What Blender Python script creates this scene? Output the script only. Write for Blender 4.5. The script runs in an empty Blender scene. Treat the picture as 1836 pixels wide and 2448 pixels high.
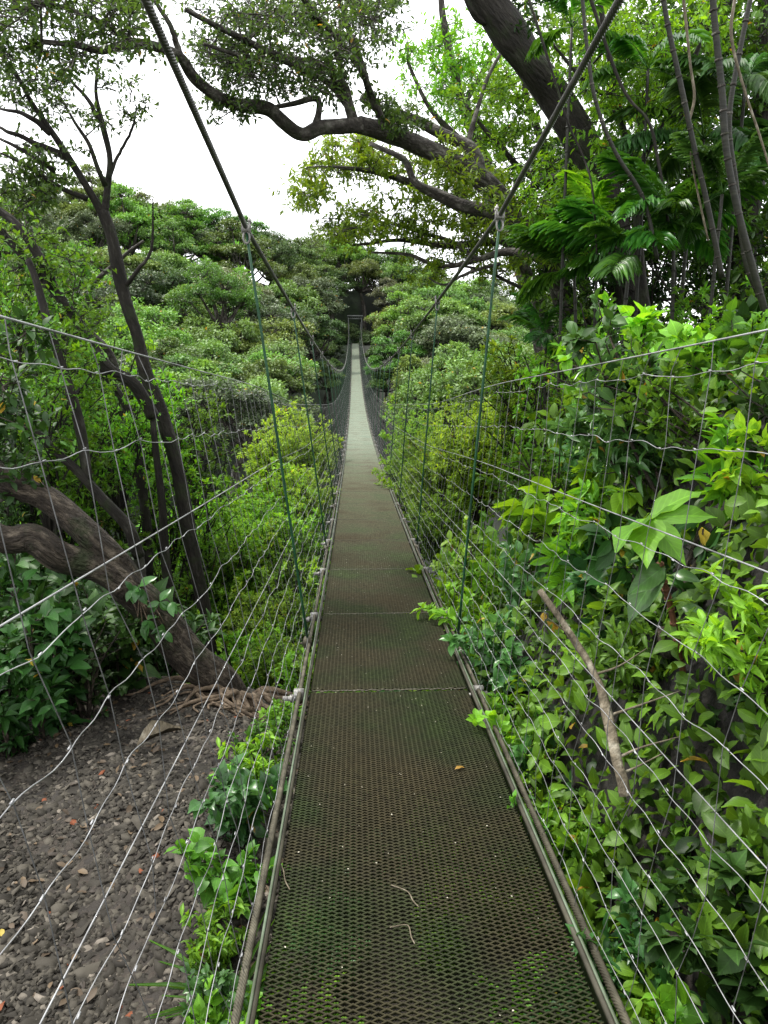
import bpy, math, random
import numpy as np
from mathutils import Vector

rng = np.random.default_rng(7)
random.seed(7)
S = bpy.context.scene
C = S.collection
R = math.radians

# ------------------------------------------------------------------ camera
F, TH, PSI, CX, EYE = 1800.0, math.atan(.24), R(2.23), -.16, 1.38
ct, st = math.cos(TH), math.sin(TH)

def at(px, py, Y):
    """point at distance Y along the bridge axis seen at a photo position (photo measured 1659 wide)"""
    u = (px*1.10669-918)/F; v = (py*1.10669-1224)/F
    fh = ct-v*st; d = st+v*ct
    x = u*math.cos(PSI)+fh*math.sin(PSI); y = -u*math.sin(PSI)+fh*math.cos(PSI)
    t = Y/y
    return np.array((CX+x*t, Y, EYE-d*t))

cam = bpy.data.cameras.new('camera'); co = bpy.data.objects.new('camera', cam); C.objects.link(co)
cam.sensor_fit = 'VERTICAL'; cam.sensor_height = 24; cam.lens = 24*F/2448
cam.clip_start = .02; cam.clip_end = 3000
co.location = (CX, 0, EYE); co.rotation_euler = (math.pi/2-TH, 0, -PSI)
S.camera = co
S.view_settings.view_transform = 'Standard'; S.view_settings.look = 'None'
S.view_settings.exposure = 0

def deck(Y): return -.11*Y*(1-Y/95)
def slope(Y): return -.11*(1-2*Y/95)
def sstep(a, b, x):
    t = np.clip((x-a)/(b-a), 0, 1); return t*t*(3-2*t)

# ------------------------------------------------------------------ tagging
def tag(o, label=None, cat=None, group=None, kind=None):
    if label: o['label'] = label
    if cat: o['category'] = cat
    if group: o['group'] = group
    if kind: o['kind'] = kind
    return o

def empty(name, loc=(0, 0, 0), label=None, cat=None, group=None, rz=0):
    o = bpy.data.objects.new(name, None); C.objects.link(o)
    o.empty_display_size = .1
    o.location = [float(v) for v in loc]; o.rotation_euler = (0, 0, rz)
    return tag(o, label, cat, group)

# ------------------------------------------------------------------ mesh helpers
def mesh_np(name, V, faces, mat, tint=None, smooth=False):
    """V (n,3); faces list of int arrays (m,k)"""
    me = bpy.data.meshes.new(name)
    V = np.asarray(V, dtype=np.float32)
    me.vertices.add(len(V)); me.vertices.foreach_set('co', V.ravel())
    idx = []; tot = []
    for f in faces:
        f = np.asarray(f, dtype=np.int32)
        if len(f) == 0: continue
        idx.append(f.ravel()); tot.append(np.full(len(f), f.shape[1], dtype=np.int32))
    idx = np.concatenate(idx); tot = np.concatenate(tot)
    me.loops.add(len(idx)); me.loops.foreach_set('vertex_index', idx)
    me.polygons.add(len(tot))
    start = np.concatenate(([0], np.cumsum(tot)[:-1])).astype(np.int32)
    me.polygons.foreach_set('loop_start', start)
    try: me.polygons.foreach_set('loop_total', tot)
    except Exception: pass
    if smooth: me.polygons.foreach_set('use_smooth', np.ones(len(tot), dtype=bool))
    if tint is not None:
        a = me.attributes.new('tint', 'FLOAT', 'POINT'); a.data.foreach_set('value', np.asarray(tint, dtype=np.float32))
    me.materials.append(mat)
    me.update(calc_edges=True); me.validate()
    return me

class MB:
    def __init__(s): s.V = []; s.F = {}; s.n = 0; s.T = []; s.U = []
    def add(s, V, F, t=None, uv=None):
        V = np.asarray(V, dtype=np.float64); s.V.append(V)
        for f in F:
            f = np.asarray(f, dtype=np.int64)
            s.F.setdefault(f.shape[1], []).append(f+s.n)
        s.T.append(np.full(len(V), .5) if t is None else np.asarray(t))
        s.U.append(V if uv is None else uv)
        s.n += len(V)
    def tube(s, P, r, sides=6, rough=0, cap=True):
        P = np.asarray(P, dtype=np.float64); n = len(P)
        r = np.broadcast_to(np.asarray(r, dtype=np.float64), (n,))
        T = np.gradient(P, axis=0); T /= np.linalg.norm(T, axis=1)[:, None]+1e-12
        ref = np.array((0, 0, 1.)) if abs(T[0, 2]) < .9 else np.array((1., 0, 0))
        u = np.cross(T[0], ref); u /= np.linalg.norm(u)
        U = np.empty_like(P)
        for i in range(n):
            u = u-T[i]*np.dot(u, T[i]); u /= np.linalg.norm(u)+1e-12; U[i] = u
        W = np.cross(T, U)
        a = np.arange(sides)*2*np.pi/sides
        rr = r[:, None]*np.ones((n, sides))
        if rough:
            g = rng.normal(0, 1, (n+8, sides)); ker = np.array((1, 2, 3, 4, 5, 4, 3, 2, 1.)); ker /= np.sqrt((ker**2).sum())
            g = np.stack([np.convolve(g[:, q], ker, 'valid') for q in range(sides)], 1)
            rr = rr*(1+.42*rough*(g+.35*np.roll(g, 1, 1)))
        V = P[:, None]+rr[..., None]*(np.cos(a)[None, :, None]*U[:, None]+np.sin(a)[None, :, None]*W[:, None])
        i = np.arange(n-1)[:, None]*sides; j = np.arange(sides)[None]; k = (j+1) % sides
        Fq = np.stack((i+j, i+k, i+sides+k, i+sides+j), -1).reshape(-1, 4)
        fs = [Fq]
        if cap and sides > 2:
            fs.append(np.arange(sides)[::-1][None]); fs.append(((n-1)*sides+np.arange(sides))[None])
        ln = np.concatenate(([0], np.cumsum(np.linalg.norm(np.diff(P, axis=0), axis=1))))
        rm = float(r.mean()); off = rng.random()*50
        uv = np.stack((np.tile(np.cos(a)*rm, (n, 1))+off, np.tile(np.sin(a)*rm, (n, 1)), np.repeat(ln[:, None], sides, 1)), -1)
        s.add(V.reshape(-1, 3), fs, uv=uv.reshape(-1, 3))
    def box(s, c, d, ax=None):
        x, y, z = (np.asarray(d)/2)
        V = np.array([(a*x, b*y, e*z) for a in (-1, 1) for b in (-1, 1) for e in (-1, 1)])
        if ax is not None: V = V @ np.asarray(ax)
        s.add(V+np.asarray(c), [[(0, 1, 3, 2), (4, 6, 7, 5), (0, 4, 5, 1), (2, 3, 7, 6), (0, 2, 6, 4), (1, 5, 7, 3)]])
    def mesh(s, name, mat, smooth=False):
        me = mesh_np(name, np.concatenate(s.V), [np.concatenate(f) for f in s.F.values()], mat, np.concatenate(s.T), smooth)
        if mat.get('bark'):
            a = me.attributes.new('buv', 'FLOAT_VECTOR', 'POINT'); a.data.foreach_set('vector', np.concatenate(s.U).astype(np.float32).ravel())
        return me
    def obj(s, name, mat, parent=None, smooth=False):
        return link(name, s.mesh(name, mat, smooth), parent)

def link(name, me, parent=None, loc=None):
    o = bpy.data.objects.new(name, me); C.objects.link(o)
    if parent is not None: o.parent = parent
    if loc is not None: o.location = loc
    return o

def smooth_path(P, n=8):
    """Catmull-Rom through rows of P (any number of columns)"""
    P = np.asarray(P, dtype=np.float64)
    if len(P) < 3: 
        t = np.linspace(0, 1, n+1)[:, None]; return P[0]*(1-t)+P[-1]*t
    Q = np.vstack((2*P[0]-P[1], P, 2*P[-1]-P[-2])); out = []
    for i in range(1, len(Q)-2):
        for t in np.linspace(0, 1, n, endpoint=False):
            a, b, c_, d = Q[i-1], Q[i], Q[i+1], Q[i+2]
            out.append(.5*((2*b)+(-a+c_)*t+(2*a-5*b+4*c_-d)*t*t+(-a+3*b-3*c_+d)*t**3))
    out.append(P[-1]); return np.array(out)

# ------------------------------------------------------------------ leaves
def tpl_far():
    return np.array([(0, 0, 0), (.5, .5, .06), (0, 1, -.1), (-.5, .5, .06)]), [np.array([(0, 1, 2, 3)])]
def tpl_small():
    V = np.array([(0, 0, 0), (.5, .42, .07), (0, .45, 0), (-.5, .42, .07), (.3, .8, .03), (-.3, .8, .03), (0, 1, -.09)])
    return V, [np.array([(0, 1, 2), (0, 2, 3), (2, 6, 5), (2, 4, 6)]), ] if 0 else [np.array([(0, 1, 4, 2), (0, 2, 5, 3)]), np.array([(2, 4, 6), (2, 6, 5)])]
def tpl_ovate(fold=.16, droop=.22, widths=(0, .3, .47, .5, .43, .26, 0)):
    n = len(widths); t = np.linspace(0, 1, n); V = []; 
    for i in range(n):
        z = .04*math.sin(t[i]*3)-droop*t[i]**2
        y = t[i]*(1-.12*t[i]*droop)
        rip = .03*math.sin(i*2.2)
        V += [(0, y, z), (widths[i], y+.02, z+fold*widths[i]+rip), (-widths[i], y+.02, z+fold*widths[i]-rip)]
    Fq = []
    for i in range(n-1):
        a, b = 3*i, 3*i+3
        Fq += [(a, a+1, b+1, b), (a, b, b+2, a+2)]
    return np.array(V, dtype=float), [np.array(Fq)]
def tpl_lance():
    return tpl_ovate(.2, .3, (0, .42, .5, .36, 0))
OVATE = tpl_ovate(); OVATE2 = tpl_ovate(.1, .1, (0, .36, .5, .5, .3, 0)); LANCE = tpl_lance(); FARL = tpl_far(); SMALL = tpl_small()
HEART = tpl_ovate(.12, .25, (.06, .46, .5, .44, .3, .12, 0))

def nrm(a): return a/(np.linalg.norm(a, axis=-1, keepdims=True)+1e-9)

def leaves_add(mb, P, D, N, L, W, tpl, tint):
    """n leaves; W = width / length"""
    V0, F0 = tpl; n = len(P); k = len(V0)
    D = nrm(D); X = nrm(np.cross(D, N)); N = np.cross(X, D)
    L = np.broadcast_to(np.asarray(L, dtype=float), (n,)); W = np.broadcast_to(np.asarray(W, dtype=float), (n,))
    V = (P[:, None]+L[:, None, None]*(V0[None, :, 1:2]*D[:, None]+(W[:, None]*V0[None, :, 0])[..., None]*X[:, None]+V0[None, :, 2:3]*N[:, None]))
    off = (np.arange(n)*k)[:, None, None]
    mb.add(V.reshape(-1, 3), [(f[None]+off).reshape(-1, f.shape[1]) for f in F0], np.repeat(np.where(rng.random(n) < .006, 1.0, np.clip(tint, 0, .92)), k), uv=np.tile(V0, (n, 1))+np.array((0, 0, 0.)))

def rdir(n):
    return nrm(rng.normal(size=(n, 3)))

# ------------------------------------------------------------------ materials
def nodes(name):
    m = bpy.data.materials.new(name); m.use_nodes = True
    nt = m.node_tree; nt.nodes.clear()
    return m, nt, nt.nodes, nt.links

def ramp(N, L, fac, stops):
    r = N.new('ShaderNodeValToRGB'); e = r.color_ramp.elements
    while len(e) < len(stops): e.new(.5)
    for el, (p, c) in zip(e, stops): el.position = p; el.color = (*c, 1)
    L.new(fac, r.inputs['Fac']); return r.outputs['Color']

def leaf_mat(name, dark, light, rough=.4, trans=.3, var=.3, spec=.4, veins=True):
    m, nt, N, L = nodes(name)
    out = N.new('ShaderNodeOutputMaterial'); mix = N.new('ShaderNodeMixShader'); mix.inputs[0].default_value = trans
    p = N.new('ShaderNodeBsdfPrincipled'); tr = N.new('ShaderNodeBsdfTranslucent')
    at_ = N.new('ShaderNodeAttribute'); at_.attribute_name = 'tint'
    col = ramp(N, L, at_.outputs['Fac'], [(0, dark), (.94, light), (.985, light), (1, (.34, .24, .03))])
    oi = N.new('ShaderNodeObjectInfo')
    mr = N.new('ShaderNodeMapRange'); mr.inputs['To Min'].default_value = 1-var; mr.inputs['To Max'].default_value = 1+var
    L.new(oi.outputs['Random'], mr.inputs['Value'])
    # blotches on the blade
    tc = N.new('ShaderNodeTexCoord'); no = N.new('ShaderNodeTexNoise'); no.inputs['Scale'].default_value = 9; no.inputs['Detail'].default_value = 3
    L.new(tc.outputs['Object'], no.inputs['Vector'])
    m2 = N.new('ShaderNodeMapRange'); m2.inputs['From Min'].default_value = .3; m2.inputs['From Max'].default_value = .7
    m2.inputs['To Min'].default_value = .7; m2.inputs['To Max'].default_value = 1.25
    L.new(no.outputs['Fac'], m2.inputs['Value'])
    mu = N.new('ShaderNodeMath'); mu.operation = 'MULTIPLY'; L.new(mr.outputs[0], mu.inputs[0]); L.new(m2.outputs[0], mu.inputs[1])
    if veins:
        m['bark'] = 1
        av = N.new('ShaderNodeAttribute'); av.attribute_name = 'buv'; sp = N.new('ShaderNodeSeparateXYZ'); L.new(av.outputs['Vector'], sp.inputs[0])
        def op(o, a, b=None):
            q = N.new('ShaderNodeMath'); q.operation = o
            for i, v in enumerate((a, b)):
                if v is None: continue
                if isinstance(v, (int, float)): q.inputs[i].default_value = v
                else: L.new(v, q.inputs[i])
            return q.outputs[0]
        ax = op('ABSOLUTE', sp.outputs['X'])
        mid = op('SUBTRACT', 1.0, op('MINIMUM', op('MULTIPLY', ax, 28.0), 1.0))
        fr = op('PINGPONG', op('MULTIPLY', op('SUBTRACT', sp.outputs['Y'], op('MULTIPLY', ax, .75)), 8.0), .5)
        lat = op('SUBTRACT', 1.0, op('MINIMUM', op('MULTIPLY', fr, 6.0), 1.0))
        vv = op('ADD', op('ADD', .93, op('MULTIPLY', mid, .55)), op('MULTIPLY', lat, .22))
        mu = N.new('ShaderNodeMath') if 0 else mu
        q = N.new('ShaderNodeMath'); q.operation = 'MULTIPLY'; L.new(mu.outputs[0], q.inputs[0]); L.new(vv, q.inputs[1]); mu = q
    h = N.new('ShaderNodeHueSaturation'); L.new(col, h.inputs['Color']); L.new(mu.outputs[0], h.inputs['Value'])
    hm = N.new('ShaderNodeMapRange'); hm.inputs['To Min'].default_value = .485; hm.inputs['To Max'].default_value = .515
    wn = N.new('ShaderNodeTexWhiteNoise'); wn.noise_dimensions = '1D'; L.new(oi.outputs['Random'], wn.inputs['W'])
    L.new(wn.outputs['Value'], hm.inputs['Value']); L.new(hm.outputs[0], h.inputs['Hue'])
    L.new(h.outputs[0], p.inputs['Base Color']); p.inputs['Roughness'].default_value = rough
    p.inputs['Specular IOR Level'].default_value = spec
    g = N.new('ShaderNodeHueSaturation'); g.inputs['Value'].default_value = 1.5; g.inputs['Saturation'].default_value = 1.05; g.inputs['Hue'].default_value = .48
    L.new(h.outputs[0], g.inputs['Color']); L.new(g.outputs[0], tr.inputs['Color'])
    L.new(p.outputs[0], mix.inputs[1]); L.new(tr.outputs[0], mix.inputs[2]); L.new(mix.outputs[0], out.inputs[0])
    return m

def noise_mat(name, stops, scale=8, detail=5, rough=.8, metal=0, bump=.3, bscale=None, stretch=(1, 1, 1), dist=.02, coord='Object', spec=.3):
    m, nt, N, L = nodes(name)
    out = N.new('ShaderNodeOutputMaterial'); p = N.new('ShaderNodeBsdfPrincipled')
    mp = N.new('ShaderNodeMapping'); mp.inputs['Scale'].default_value = stretch
    if coord == 'bark':
        tc = N.new('ShaderNodeAttribute'); tc.attribute_name = 'buv'; L.new(tc.outputs['Vector'], mp.inputs[0]); m['bark'] = 1
    else:
        tc = N.new('ShaderNodeTexCoord'); L.new(tc.outputs[coord], mp.inputs[0])
    no = N.new('ShaderNodeTexNoise'); no.inputs['Scale'].default_value = scale; no.inputs['Detail'].default_value = detail
    no.inputs['Roughness'].default_value = .65
    L.new(mp.outputs[0], no.inputs['Vector'])
    L.new(ramp(N, L, no.outputs['Fac'], stops), p.inputs['Base Color'])
    if coord == 'bark':
        t2 = N.new('ShaderNodeTexCoord'); n3 = N.new('ShaderNodeTexNoise'); n3.inputs['Scale'].default_value = 3.5; n3.inputs['Detail'].default_value = 8; n3.inputs['Roughness'].default_value = .7
        L.new(t2.outputs['Object'], n3.inputs['Vector']); fm = ramp(N, L, n3.outputs['Fac'], [(.52, (0, 0, 0)), (.66, (.75, .75, .75))])
        mm = N.new('ShaderNodeMix'); mm.data_type = 'RGBA'; L.new(fm, mm.inputs['Factor']); L.new(p.inputs['Base Color'].links[0].from_socket, mm.inputs['A']); mm.inputs['B'].default_value = (.022, .034, .010, 1)
        L.new(mm.outputs['Result'], p.inputs['Base Color'])
    p.inputs['Roughness'].default_value = rough; p.inputs['Metallic'].default_value = metal
    p.inputs['Specular IOR Level'].default_value = spec
    if bump:
        n2 = N.new('ShaderNodeTexNoise'); n2.inputs['Scale'].default_value = bscale or scale*3; n2.inputs['Detail'].default_value = 6
        L.new(mp.outputs[0], n2.inputs['Vector'])
        b = N.new('ShaderNodeBump'); b.inputs['Strength'].default_value = bump; b.inputs['Distance'].default_value = dist
        L.new(n2.outputs['Fac'], b.inputs['Height']); L.new(b.outputs[0], p.inputs['Normal'])
    L.new(p.outputs[0], out.inputs[0]); return m

M = {}
M['bark_dark'] = noise_mat('dark bark', [(.3, (.007, .006, .005)), (.55, (.02, .017, .013)), (.75, (.07, .066, .055))], 14, detail=8, bump=1, bscale=40, stretch=(1, 1, .3), coord='bark', dist=.03)
M['bark_brown'] = noise_mat('brown bark', [(.28, (.009, .0065, .0045)), (.5, (.034, .026, .018)), (.70, (.15, .122, .09))], 20, detail=10, bump=1, bscale=60, stretch=(1, 1, .42), coord='bark', dist=.05)
M['bark_grey'] = noise_mat('grey lichened bark', [(.3, (.013, .011, .009)), (.5, (.04, .034, .028)), (.72, (.19, .18, .155))], 12, detail=8, bump=1, bscale=36, stretch=(1, 1, .6), coord='bark', dist=.03)
M['cane'] = noise_mat('dark palm cane', [(.3, (.008, .009, .006)), (.6, (.022, .022, .014)), (.8, (.07, .07, .05))], 5, stretch=(1, 1, 6), bump=.2, rough=.5)
M['red_stem'] = noise_mat('reddish stem', [(.3, (.05, .02, .010)), (.6, (.14, .06, .03)), (.8, (.25, .16, .09))], 30, stretch=(1, 1, .3), bump=.4)
M['root'] = noise_mat('root wood', [(.3, (.04, .028, .018)), (.55, (.13, .095, .062)), (.75, (.26, .2, .14))], 18, bump=.6)
M['wire'] = noise_mat('galvanised wire', [(.3, (.12, .12, .12)), (.5, (.30, .30, .305)), (.7, (.5, .505, .51))], 9, rough=.42, metal=.5, bump=0, spec=.5)
M['stay'] = noise_mat('weathered stay wire', [(.3, (.06, .06, .058)), (.7, (.22, .22, .22))], 20, rough=.5, metal=.5, bump=0, spec=.5)
M['rope'] = noise_mat('steel wire rope', [(.3, (.045, .044, .04)), (.55, (.085, .082, .076)), (.75, (.15, .145, .135))], 5, rough=.42, metal=.3, bump=0, bscale=80, dist=.002)
M['rope_brown'] = noise_mat('brown weathered wire rope', [(.3, (.03, .027, .017)), (.55, (.08, .073, .05)), (.75, (.15, .137, .098))], 14, rough=.65, metal=.25, bump=.4, bscale=80, dist=.003)
M['green_rod'] = noise_mat('green painted rod', [(.3, (.008, .03, .014)), (.55, (.013, .062, .026)), (.8, (.04, .09, .045))], 9, rough=.4, bump=.1)
M['rail'] = noise_mat('weathered green steel angle', [(.3, (.03, .026, .018)), (.48, (.08, .10, .062)), (.62, (.13, .17, .115)), (.8, (.25, .30, .23))], 3, detail=8, rough=.5, metal=.15, bump=.2, bscale=60, dist=.003)
M['rail_side'] = noise_mat('dull brown steel', [(.3, (.018, .016, .010)), (.5, (.04, .036, .024)), (.7, (.075, .07, .048))], 6, detail=8, rough=.6, metal=.1, bump=.2, bscale=60, dist=.003)
M['steel'] = noise_mat('weathered clamp steel', [(.3, (.08, .075, .065)), (.7, (.38, .37, .35))], 25, rough=.5, metal=.4, bump=.3)
M['gate'] = noise_mat('grey green tower steel', [(.3, (.05, .055, .05)), (.7, (.15, .16, .15))], 3, rough=.6, metal=.2, bump=.1)

def deck_mat():
    m, nt, N, L = nodes('weathered mossy expanded metal')
    out = N.new('ShaderNodeOutputMaterial'); p = N.new('ShaderNodeBsdfPrincipled')
    g = N.new('ShaderNodeNewGeometry'); sx = N.new('ShaderNodeSeparateXYZ'); L.new(g.outputs['Position'], sx.inputs[0])
    n1 = N.new('ShaderNodeTexNoise'); n1.inputs['Scale'].default_value = 2.2; n1.inputs['Detail'].default_value = 6; L.new(g.outputs['Position'], n1.inputs['Vector'])
    n2 = N.new('ShaderNodeTexNoise'); n2.inputs['Scale'].default_value = 45; n2.inputs['Detail'].default_value = 4; L.new(g.outputs['Position'], n2.inputs['Vector'])
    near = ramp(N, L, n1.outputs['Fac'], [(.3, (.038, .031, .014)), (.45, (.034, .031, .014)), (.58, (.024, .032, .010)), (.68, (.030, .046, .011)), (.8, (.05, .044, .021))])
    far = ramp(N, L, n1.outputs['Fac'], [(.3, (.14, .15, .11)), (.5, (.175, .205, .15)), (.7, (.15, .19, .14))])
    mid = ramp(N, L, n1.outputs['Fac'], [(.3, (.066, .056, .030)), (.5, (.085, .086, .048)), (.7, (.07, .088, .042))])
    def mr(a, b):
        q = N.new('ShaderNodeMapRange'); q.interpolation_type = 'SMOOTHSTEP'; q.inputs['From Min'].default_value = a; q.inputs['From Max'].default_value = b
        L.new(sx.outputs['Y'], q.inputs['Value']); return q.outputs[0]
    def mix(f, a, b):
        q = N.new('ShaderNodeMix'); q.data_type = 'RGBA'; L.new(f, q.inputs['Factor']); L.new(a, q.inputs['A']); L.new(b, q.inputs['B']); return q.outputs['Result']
    c1 = mix(mr(4, 11), near, mid); c2 = mix(mr(11, 26), c1, far)  # mossy near; farther off, dry metal with sky sheen painted into the colour
    sp = ramp(N, L, n2.outputs['Fac'], [(.3, (.55, .55, .55)), (.7, (1.25, 1.25, 1.25))])
    q = N.new('ShaderNodeMix'); q.data_type = 'RGBA'; q.blend_type = 'MULTIPLY'; q.inputs['Factor'].default_value = 1
    L.new(c2, q.inputs['A']); L.new(sp, q.inputs['B']); L.new(q.outputs['Result'], p.inputs['Base Color'])
    p.inputs['Roughness'].default_value = .75; p.inputs['Specular IOR Level'].default_value = .2
    L.new(p.outputs[0], out.inputs[0]); return m
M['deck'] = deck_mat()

def ground_mat():
    m, nt, N, L = nodes('forest floor')
    out = N.new('ShaderNodeOutputMaterial'); p = N.new('ShaderNodeBsdfPrincipled')
    g = N.new('ShaderNodeNewGeometry')
    n1 = N.new('ShaderNodeTexNoise'); n1.inputs['Scale'].default_value = 1.3; n1.inputs['Detail'].default_value = 8; L.new(g.outputs['Position'], n1.inputs['Vector'])
    n2 = N.new('ShaderNodeTexNoise'); n2.inputs['Scale'].default_value = 30; n2.inputs['Detail'].default_value = 6; L.new(g.outputs['Position'], n2.inputs['Vector'])
    v = N.new('ShaderNodeTexVoronoi'); v.inputs['Scale'].default_value = 38; L.new(g.outputs['Position'], v.inputs['Vector'])
    c = ramp(N, L, n1.outputs['Fac'], [(.3, (.014, .011, .008)), (.5, (.024, .018, .012)), (.7, (.022, .019, .015))])
    c2 = ramp(N, L, v.outputs['Color'], [(.1, (.45, .45, .45)), (.9, (1.5, 1.45, 1.4))])
    q = N.new('ShaderNodeMix'); q.data_type = 'RGBA'; q.blend_type = 'MULTIPLY'; q.inputs['Factor'].default_value = .8
    L.new(c, q.inputs['A']); L.new(c2, q.inputs['B']); 
    # far slopes: dark leaf green
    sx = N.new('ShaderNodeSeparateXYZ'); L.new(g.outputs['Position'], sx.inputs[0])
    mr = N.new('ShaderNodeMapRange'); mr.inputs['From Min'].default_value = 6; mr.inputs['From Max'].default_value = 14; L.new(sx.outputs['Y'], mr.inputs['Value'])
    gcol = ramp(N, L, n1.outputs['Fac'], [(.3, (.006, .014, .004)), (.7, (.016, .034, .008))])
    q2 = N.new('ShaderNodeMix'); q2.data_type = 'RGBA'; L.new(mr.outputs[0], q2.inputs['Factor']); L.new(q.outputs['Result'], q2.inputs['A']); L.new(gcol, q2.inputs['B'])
    mx_ = N.new('ShaderNodeMapRange'); mx_.inputs['From Min'].default_value = .3; mx_.inputs['From Max'].default_value = .9; mx_.inputs['To Min'].default_value = 1; mx_.inputs['To Max'].default_value = .3  # right bank soil darkened: black shade between the leaves is painted in
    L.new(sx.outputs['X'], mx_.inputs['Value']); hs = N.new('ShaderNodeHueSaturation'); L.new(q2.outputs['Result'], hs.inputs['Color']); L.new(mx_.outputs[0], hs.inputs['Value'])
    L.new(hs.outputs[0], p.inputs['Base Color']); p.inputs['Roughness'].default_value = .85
    b = N.new('ShaderNodeBump'); b.inputs['Strength'].default_value = .8; b.inputs['Distance'].default_value = .03
    L.new(n2.outputs['Fac'], b.inputs['Height']); L.new(b.outputs[0], p.inputs['Normal'])
    L.new(p.outputs[0], out.inputs[0]); return m
M['ground'] = ground_mat()

def stone_mat():
    m, nt, N, L = nodes('shade toned grey gravel')
    out = N.new('ShaderNodeOutputMaterial'); p = N.new('ShaderNodeBsdfPrincipled')
    a = N.new('ShaderNodeAttribute'); a.attribute_name = 'tint'
    L.new(ramp(N, L, a.outputs['Fac'], [(0, (.011, .0092, .007)), (.45, (.034, .030, .023)), (.8, (.082, .073, .057)), (.93, (.19, .165, .135)), (1, (.16, .05, .022))]), p.inputs['Base Color'])  # kept dark: the clearing's shade is put into the stone colour
    p.inputs['Roughness'].default_value = .75; p.inputs['Specular IOR Level'].default_value = .2; L.new(p.outputs[0], out.inputs[0]); return m
M['stone'] = stone_mat()

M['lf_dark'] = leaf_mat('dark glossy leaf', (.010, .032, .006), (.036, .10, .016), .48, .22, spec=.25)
M['lf_mid'] = leaf_mat('mid green leaf', (.028, .085, .010), (.11, .26, .022), .45, .34, spec=.3)
M['lf_bright'] = leaf_mat('bright green leaf', (.05, .155, .010), (.20, .43, .03), .46, .38, spec=.3)
M['lf_yellow'] = leaf_mat('yellow green leaf', (.06, .15, .012), (.24, .41, .035), .48, .4, spec=.3)
M['lf_blue'] = leaf_mat('bluish green leaf', (.022, .075, .018), (.08, .20, .045), .3, .25)
M['lf_cover'] = leaf_mat('creeping leaf', (.012, .038, .006), (.16, .36, .026), .46, .36, spec=.3)
M['lf_grey'] = leaf_mat('grey green leaf', (.035, .055, .026), (.135, .175, .085), .45, .2)
M['lf_tan'] = leaf_mat('brownish leaf', (.05, .06, .03), (.19, .20, .105), .5, .2)
M['lf_palm'] = leaf_mat('palm leaf', (.012, .06, .008), (.07, .22, .02), .38, .35, veins=False)
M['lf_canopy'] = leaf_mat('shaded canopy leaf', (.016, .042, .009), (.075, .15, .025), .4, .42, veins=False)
M['f_green'] = leaf_mat('far green leaf', (.028, .068, .015), (.14, .27, .05), .5, .22, veins=False)  # far leaf colours kept a little pale to stand in for haze
M['f_bright'] = leaf_mat('far bright leaf', (.032, .10, .016), (.165, .37, .05), .5, .25, veins=False)
M['f_olive'] = leaf_mat('far olive leaf', (.036, .062, .015), (.175, .25, .052), .5, .22, veins=False)
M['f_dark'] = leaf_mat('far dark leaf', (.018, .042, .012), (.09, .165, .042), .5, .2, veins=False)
M['f_grey'] = leaf_mat('far grey green leaf', (.03, .054, .022), (.135, .195, .085), .5, .2, veins=False)
M['f_tan'] = leaf_mat('far brownish leaf', (.04, .052, .024), (.18, .205, .10), .5, .2, veins=False)
M['dry'] = leaf_mat('dry leaf', (.30, .17, .03), (.55, .36, .06), .5, .3)
M['deadwood'] = noise_mat('dead wood', [(.3, (.05, .04, .026)), (.55, (.15, .125, .085)), (.75, (.36, .33, .26))], 20, stretch=(1, 1, .4), bump=.7)
M['litter'] = leaf_mat('brown leaf litter', (.02, .012, .007), (.12, .075, .04), .6, .1, veins=False)
M['petal'] = noise_mat('white petal', [(.3, (.2, .18, .12)), (.7, (.55, .52, .42))], 4, bump=0)

# ------------------------------------------------------------------ terrain
SK_X = np.array([-500, 0, 120, 230, 330, 400, 440, 530, 600, 640, 700, 760, 800, 850, 930, 1000, 1050, 1100, 1300, 1700])
SK_E = np.array([215, 235, 255, 266, 250, 228, 212, 196, 172, 152, 140, 152, 152, 132, 96, 72, 62, 44, 20, 10.])
def ridgeY(px): return np.interp(px, [300, 620, 700, 900, 1000], [88, 98, 118, 112, 100])
Y0 = 32.0
def canopy(X, Y):
    """height of the forest canopy beyond the ravine"""
    px = 764.5+1626*X/np.maximum(Y, 20)
    E = np.interp(px, SK_X, SK_E); Yr = ridgeY(px)
    f = np.clip((Y-Y0)/(Yr-Y0), 0, 1)
    el = -165+(E+165)*f**.85
    z = EYE+el/1626*np.minimum(Y, Yr)-.12*np.maximum(Y-Yr, 0)
    corr = np.exp(-((X+.1)/3.2)**2)*(1-sstep(84, 97, Y))
    return z-3.6*corr

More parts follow.
